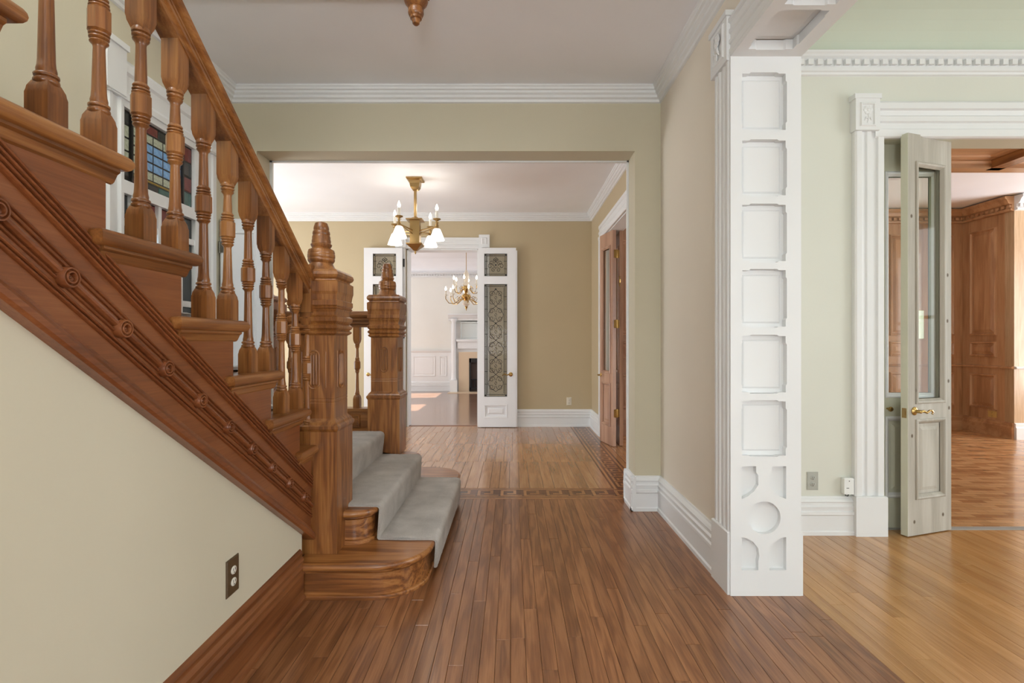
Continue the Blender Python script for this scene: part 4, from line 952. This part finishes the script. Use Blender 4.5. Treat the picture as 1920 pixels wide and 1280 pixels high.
MB().box(-1.27, -1.02, 12.2, 12.26, 0, .95).box(-.13, .12, 12.2, 12.26, 0, .95).box(-1.02, -.13, 12.2, 12.26, .8, .95).build('marble_surround', M['marble'], fp)
MB().box(-1.02, -.13, 12.245, 12.249, .0, .8).build('firebox', M['soot'], fp)
MB().box(-1.02, -.98, 12.19, 12.24, 0.03, .8).box(-.17, -.13, 12.19, 12.24, .03, .8).box(-1.02, -.13, 12.19, 12.24, .7, .8).box(-1.02, -.13, 12.19, 12.24, .06, .1).build('insert_frame', M['iron'], fp)
mb = MB()
for i in range(12): mb.box(-.97+i*.07, -.95+i*.07, 12.2, 12.22, .1, .3)
mb.box(-.98, -.17, 12.2, 12.22, .28, .31).build('grate', M['iron'], fp)
MB().chbox(-1.5, .35, 11.85, 12.15, 0, .012, .004).build('hearth_slab', M['marble'], fp)
for y0, y1, nm in ((8.5, 9.45, 'nearer'), (10.6, 11.6, 'farther')):
    w = thing('window_2' if nm == 'nearer' else 'window_3', (-4.5, (y0+y1)/2, .5), 'tall white %s living room window on the left wall' % nm, 'window', kind='structure')
    MB().box(-4.52, -4.47, y0-.1, y0, .4, 2.45).box(-4.52, -4.47, y1, y1+.1, .4, 2.45).box(-4.52, -4.47, y0-.1, y1+.1, 2.35, 2.45).box(-4.52, -4.44, y0-.1, y1+.1, .45, .5).build('casing', M['white'], w)
    MB().box(-4.59, -4.56, y0, y1, 1.4, 1.45).build('meeting_rail', M['white'], w)
# ================================================================== LIBRARY BEYOND
def panels(parent, o, u, n, spans, rows, mat):
    o, u, n = Vector(o), Vector(u), Vector(n)
    for a, b in spans:
        for z0, z1 in rows:
            MB().ring(o+u*a+Vector((0, 0, z0)), u, (0, 0, 1), n, b-a, z1-z0, [(0, 0), (.004, .02), (.02, .026), (.032, .006), (.044, .006), (.075, .018)]).build('wall_panel', mat, parent)
ROWS = ((.33, .78), (1.0, 1.2), (1.28, 2.66))
LB = [(0, 0), (.03, 0), (.03, .14), (.02, .155), (.02, .19), (0, .2)]
def lib_trim(parent, o, u, n, L, mat, tooth=True, kk=1):
    o, u, n = Vector(o), Vector(u), Vector(n)
    MB().ext(LB, o, n, (0, 0, 1), u*L).build('baseboard', mat, parent)
    MB().ext([(0, 0), (.03, .005), (.034, .018), (.02, .03), (0, .034)], o+Vector((0, 0, .86)), n, (0, 0, 1), u*L).build('chair_rail', mat, parent)
    MB().ext([(0, 0), (.11, 0), (.11, .03), (.09, .05), (.07, .09), (.05, .1), (.03, .1), (.03, .15), (.045, .155), (.04, .175), (0, .18)], o+Vector((0, 0, 2.985)), n, (0, 0, -1), u*L).build('cornice', mat, parent)
    if tooth:
        x = .02
        while x < L-.03:
            mb = MB(); q = o+u*x+n*.03+Vector((0, 0, 2.845))
            mb.add([q, q+u*.035, q+u*.035+n*.025, q+n*.025]+[p+Vector((0, 0, .035)) for p in (q, q+u*.035, q+u*.035+n*.025, q+n*.025)], [(0, 1, 2, 3), (4, 5, 6, 7), (0, 1, 5, 4), (1, 2, 6, 5), (2, 3, 7, 6), (3, 0, 4, 7)])
            mb.build('dentil', mat, parent); x += .07
panels(wall_lib, (6.16, 7.0, 0), (-1, 0, 0), (0, -1, 0), ((.12, .45), (.62, 1.0), (1.16, 1.6)), ROWS, M['pineZ'])
lib_trim(wall_lib, (3.9, 7.0, 0), (1, 0, 0), (0, -1, 0), 2.26, M['pineX'])
panels(wall_libret, (6.16, 7.0, 0), (0, -1, 0), (-1, 0, 0), ((.12, .5),), ROWS, M['pineZ'])
lib_trim(wall_libret, (6.16, 6.97, 0), (0, -1, 0), (-1, 0, 0), .69, M['pineX'])
panels(wall_libpier, (6.16, 6.28, 0), (1, 0, 0), (0, -1, 0), ((.62, 1.2),), ROWS, M['palepine'])
lib_trim(wall_libpier, (6.16, 6.28, 0), (1, 0, 0), (0, -1, 0), 1.2, M['white'])
panels(wall_libnook, (1.28, 6.55, 0), (1, 0, 0), (0, -1, 0), ((.09, .4),), ((.33, .78), (.98, 1.2), (1.28, 2.5)), M['doorpine'])
MB().ext(LB, (1.28, 6.55, 0), (0, -1, 0), (0, 0, 1), (.47, 0, 0)).build('baseboard', M['doorpine'], wall_libnook)
bm_ = thing('trim_coffered_beams', (5, 5.0, 3.0), 'pine coffer beams on the library ceiling', 'ceiling beam', kind='structure')
BP = [(-.1, 0), (-.1, -.03), (-.08, -.05), (-.07, -.09), (.07, -.09), (.08, -.05), (.1, -.03), (.1, 0)]
for y in (4.0, 5.12): MB().ext(BP, (1.3, y, 3.0), (0, 1, 0), (0, 0, 1), (7.5, 0, 0)).build('beam', M['pineX'], bm_)
for x in (2.2, 3.5, 4.8, 6.1, 7.4): MB().ext(BP, (x, 3.4, 3.0), (1, 0, 0), (0, 0, 1), (0, 1.72, 0)).build('beam', M['stairY'], bm_)
for x in (1.55, 2.85, 4.15, 5.45, 6.75):
    MB().ring((x-.55, 4.1, 2.998), (1, 0, 0), (0, 1, 0), (0, 0, -1), 1.1, .92, [(0, 0), (.0, .02), (.08, .02), (.1, .008)]).build('coffer_panel', M['pineX'], bm_)
w = thing('window_4', (5.55, 6.99, 1.0), 'narrow daylit window seen through the limewashed door glass', 'window', kind='structure')
MB().box(5.50, 5.64, 6.982, 7.0, 1.2, 1.66).build('casing', M['pineZ'], w)
MB().box(5.53, 5.61, 6.976, 6.984, 1.24, 1.62).build('pane', glow('leafy_daylight', (206, 220, 200), .9, (210, 220, 205), 60), w)

# ================================================================== SMALL THINGS
def outlet(name, label, c, u, n, w, h, pm, sm):
    c, u, n = Vector(c), Vector(u), Vector(n); z = Vector((0, 0, 1))
    r = thing(name, c, label, 'outlet')
    MB().ring(c-u*w/2-z*h/2, u, z, n, w, h, [(0, 0), (0, .003), (.004, .006), (.008, .006)]).build('wall_plate', pm, r)
    for s in (-1, 1):
        B = Matrix((u, z, n)).transposed().to_4x4(); B.translation = c+z*(s*.0205)+n*.006
        mb = MB(); mb.xf = B; mb.lathe([(.0165, -.002), (.0165, .002), (.015, .003)], (0, 0, 0), 18, sy=.86); so = mb.build('socket', sm, r)
        mb = MB(); mb.xf = B; mb.box(-.0075, -.0055, -.001, .008, .0028, .0036).box(.0055, .0075, -.001, .007, .0028, .0036).lathe([(.0025, .0028), (.0025, .0036)], (0, -.008, 0), 8); mb.build('socket_slot', M['iron'], so)
    return r
outlet('wall_outlet', 'brown plated double socket on the cream stair wall', (-.985, 1.80, .377), (0, 1, 0), (1, 0, 0), .078, .128, M['plate_brown'], M['socket_white'])
outlet('wall_outlet', 'grey metal double socket above the parlour baseboard', ((1523-960)*3.2/960, 3.2, CAMZ-(901-640)*3.2/960), (1, 0, 0), (0, -1, 0), .07, .112, M['plate_grey'], M['plate_grey'])
outlet('wall_outlet', 'cream double socket on the tan dining room wall', ((1067-960)*7.23/960, 7.23, CAMZ-(752-640)*7.23/960), (1, 0, 0), (0, -1, 0), .07, .112, M['plate_cream'], M['plate_cream'])
outlet('wall_outlet', 'yellow wide socket plate low on the pine return wall', (6.155, 6.56, .27), (0, -1, 0), (-1, 0, 0), .12, .08, M['plate_gold'], M['plate_gold'])
dv = thing('wall_sensor', (2.09, 3.2, .3), 'small white plastic box on the wall beside the fluted casing', 'sensor')
MB().chbox(2.055, 2.115, 3.165, 3.2, .255, .355, .004).build('housing', M['plastic'], dv, bevel=.003)
MB().lathe([(.003, 0), (.003, -.002)], (2.085, 3.165, .337), 8, axis='Y').box(2.068, 2.083, 3.163, 3.166, .292, .295).build('indicator', M['iron'], dv)
MB().tube([(2.07, 3.185, .257), (2.072, 3.18, .245), (2.085, 3.18, .24), (2.095, 3.185, .252)], .003, 6).build('cord', M['iron'], dv)

# ================================================================== UNSEEN ADDED WINDOWS (glowing panes that help light the rooms)
def added_window(n, label, c, u, nrm, w, h, cols=3):
    c, u, nrm = Vector(c), Vector(u), Vector(nrm); z = Vector((0, 0, 1))
    r = thing('window_%d' % n, c, label, 'window', kind='structure')
    MB().ring(c-u*(w/2+.12)-z*(h/2+.12), u, z, nrm, w+.24, h+.24, [(0, 0), (0, .03), (.1, .03), (.12, .01)], fill=False).build('casing', M['white'], r)
    o = c-u*w/2-z*h/2
    MB().ring(o, u, z, nrm, w, h, [(0, .004), (.02, .004)]).build('pane', M['daylight'], r)
    for k in range(1, cols): MB().ext([(-.02, 0), (.02, 0), (.02, .03), (-.02, .03)], o+u*(w*k/cols), u, nrm, z*h).build('muntin', M['white'], r)
    MB().ext([(-.02, 0), (.02, 0), (.02, .03), (-.02, .03)], o+z*h/2, z, nrm, u*w).build('muntin', M['white'], r)
added_window(5, 'wide hall window added for light behind the viewer', (-.45, -4, 1.5), (1, 0, 0), (0, 1, 0), 2.2, 2.3)
added_window(6, 'parlour side window added for light out to the right', (6.5, .2, 1.5), (0, 1, 0), (-1, 0, 0), 4.4, 2.2, 4)
added_window(7, 'parlour front window added for light behind the viewer', (3.9, -4, 1.5), (1, 0, 0), (0, 1, 0), 3.0, 2.2)
added_window(8, 'dining room window added for light on the hidden left wall', (-4.5, 5.5, 1.5), (0, 1, 0), (1, 0, 0), 2.6, 2.1)
added_window(9, 'library window added for light out to the right', (8.9, 4.9, 1.6), (0, 1, 0), (-1, 0, 0), 2.4, 2.2)
added_window(10, 'stairwell window added for light high above the stair', (-2.0, -.6, 4.4), (0, 1, 0), (1, 0, 0), 2.4, 1.6)
added_window(11, 'living room window added for light on the hidden right wall', (4.5, 10.2, 1.5), (0, 1, 0), (-1, 0, 0), 3.4, 2.1)
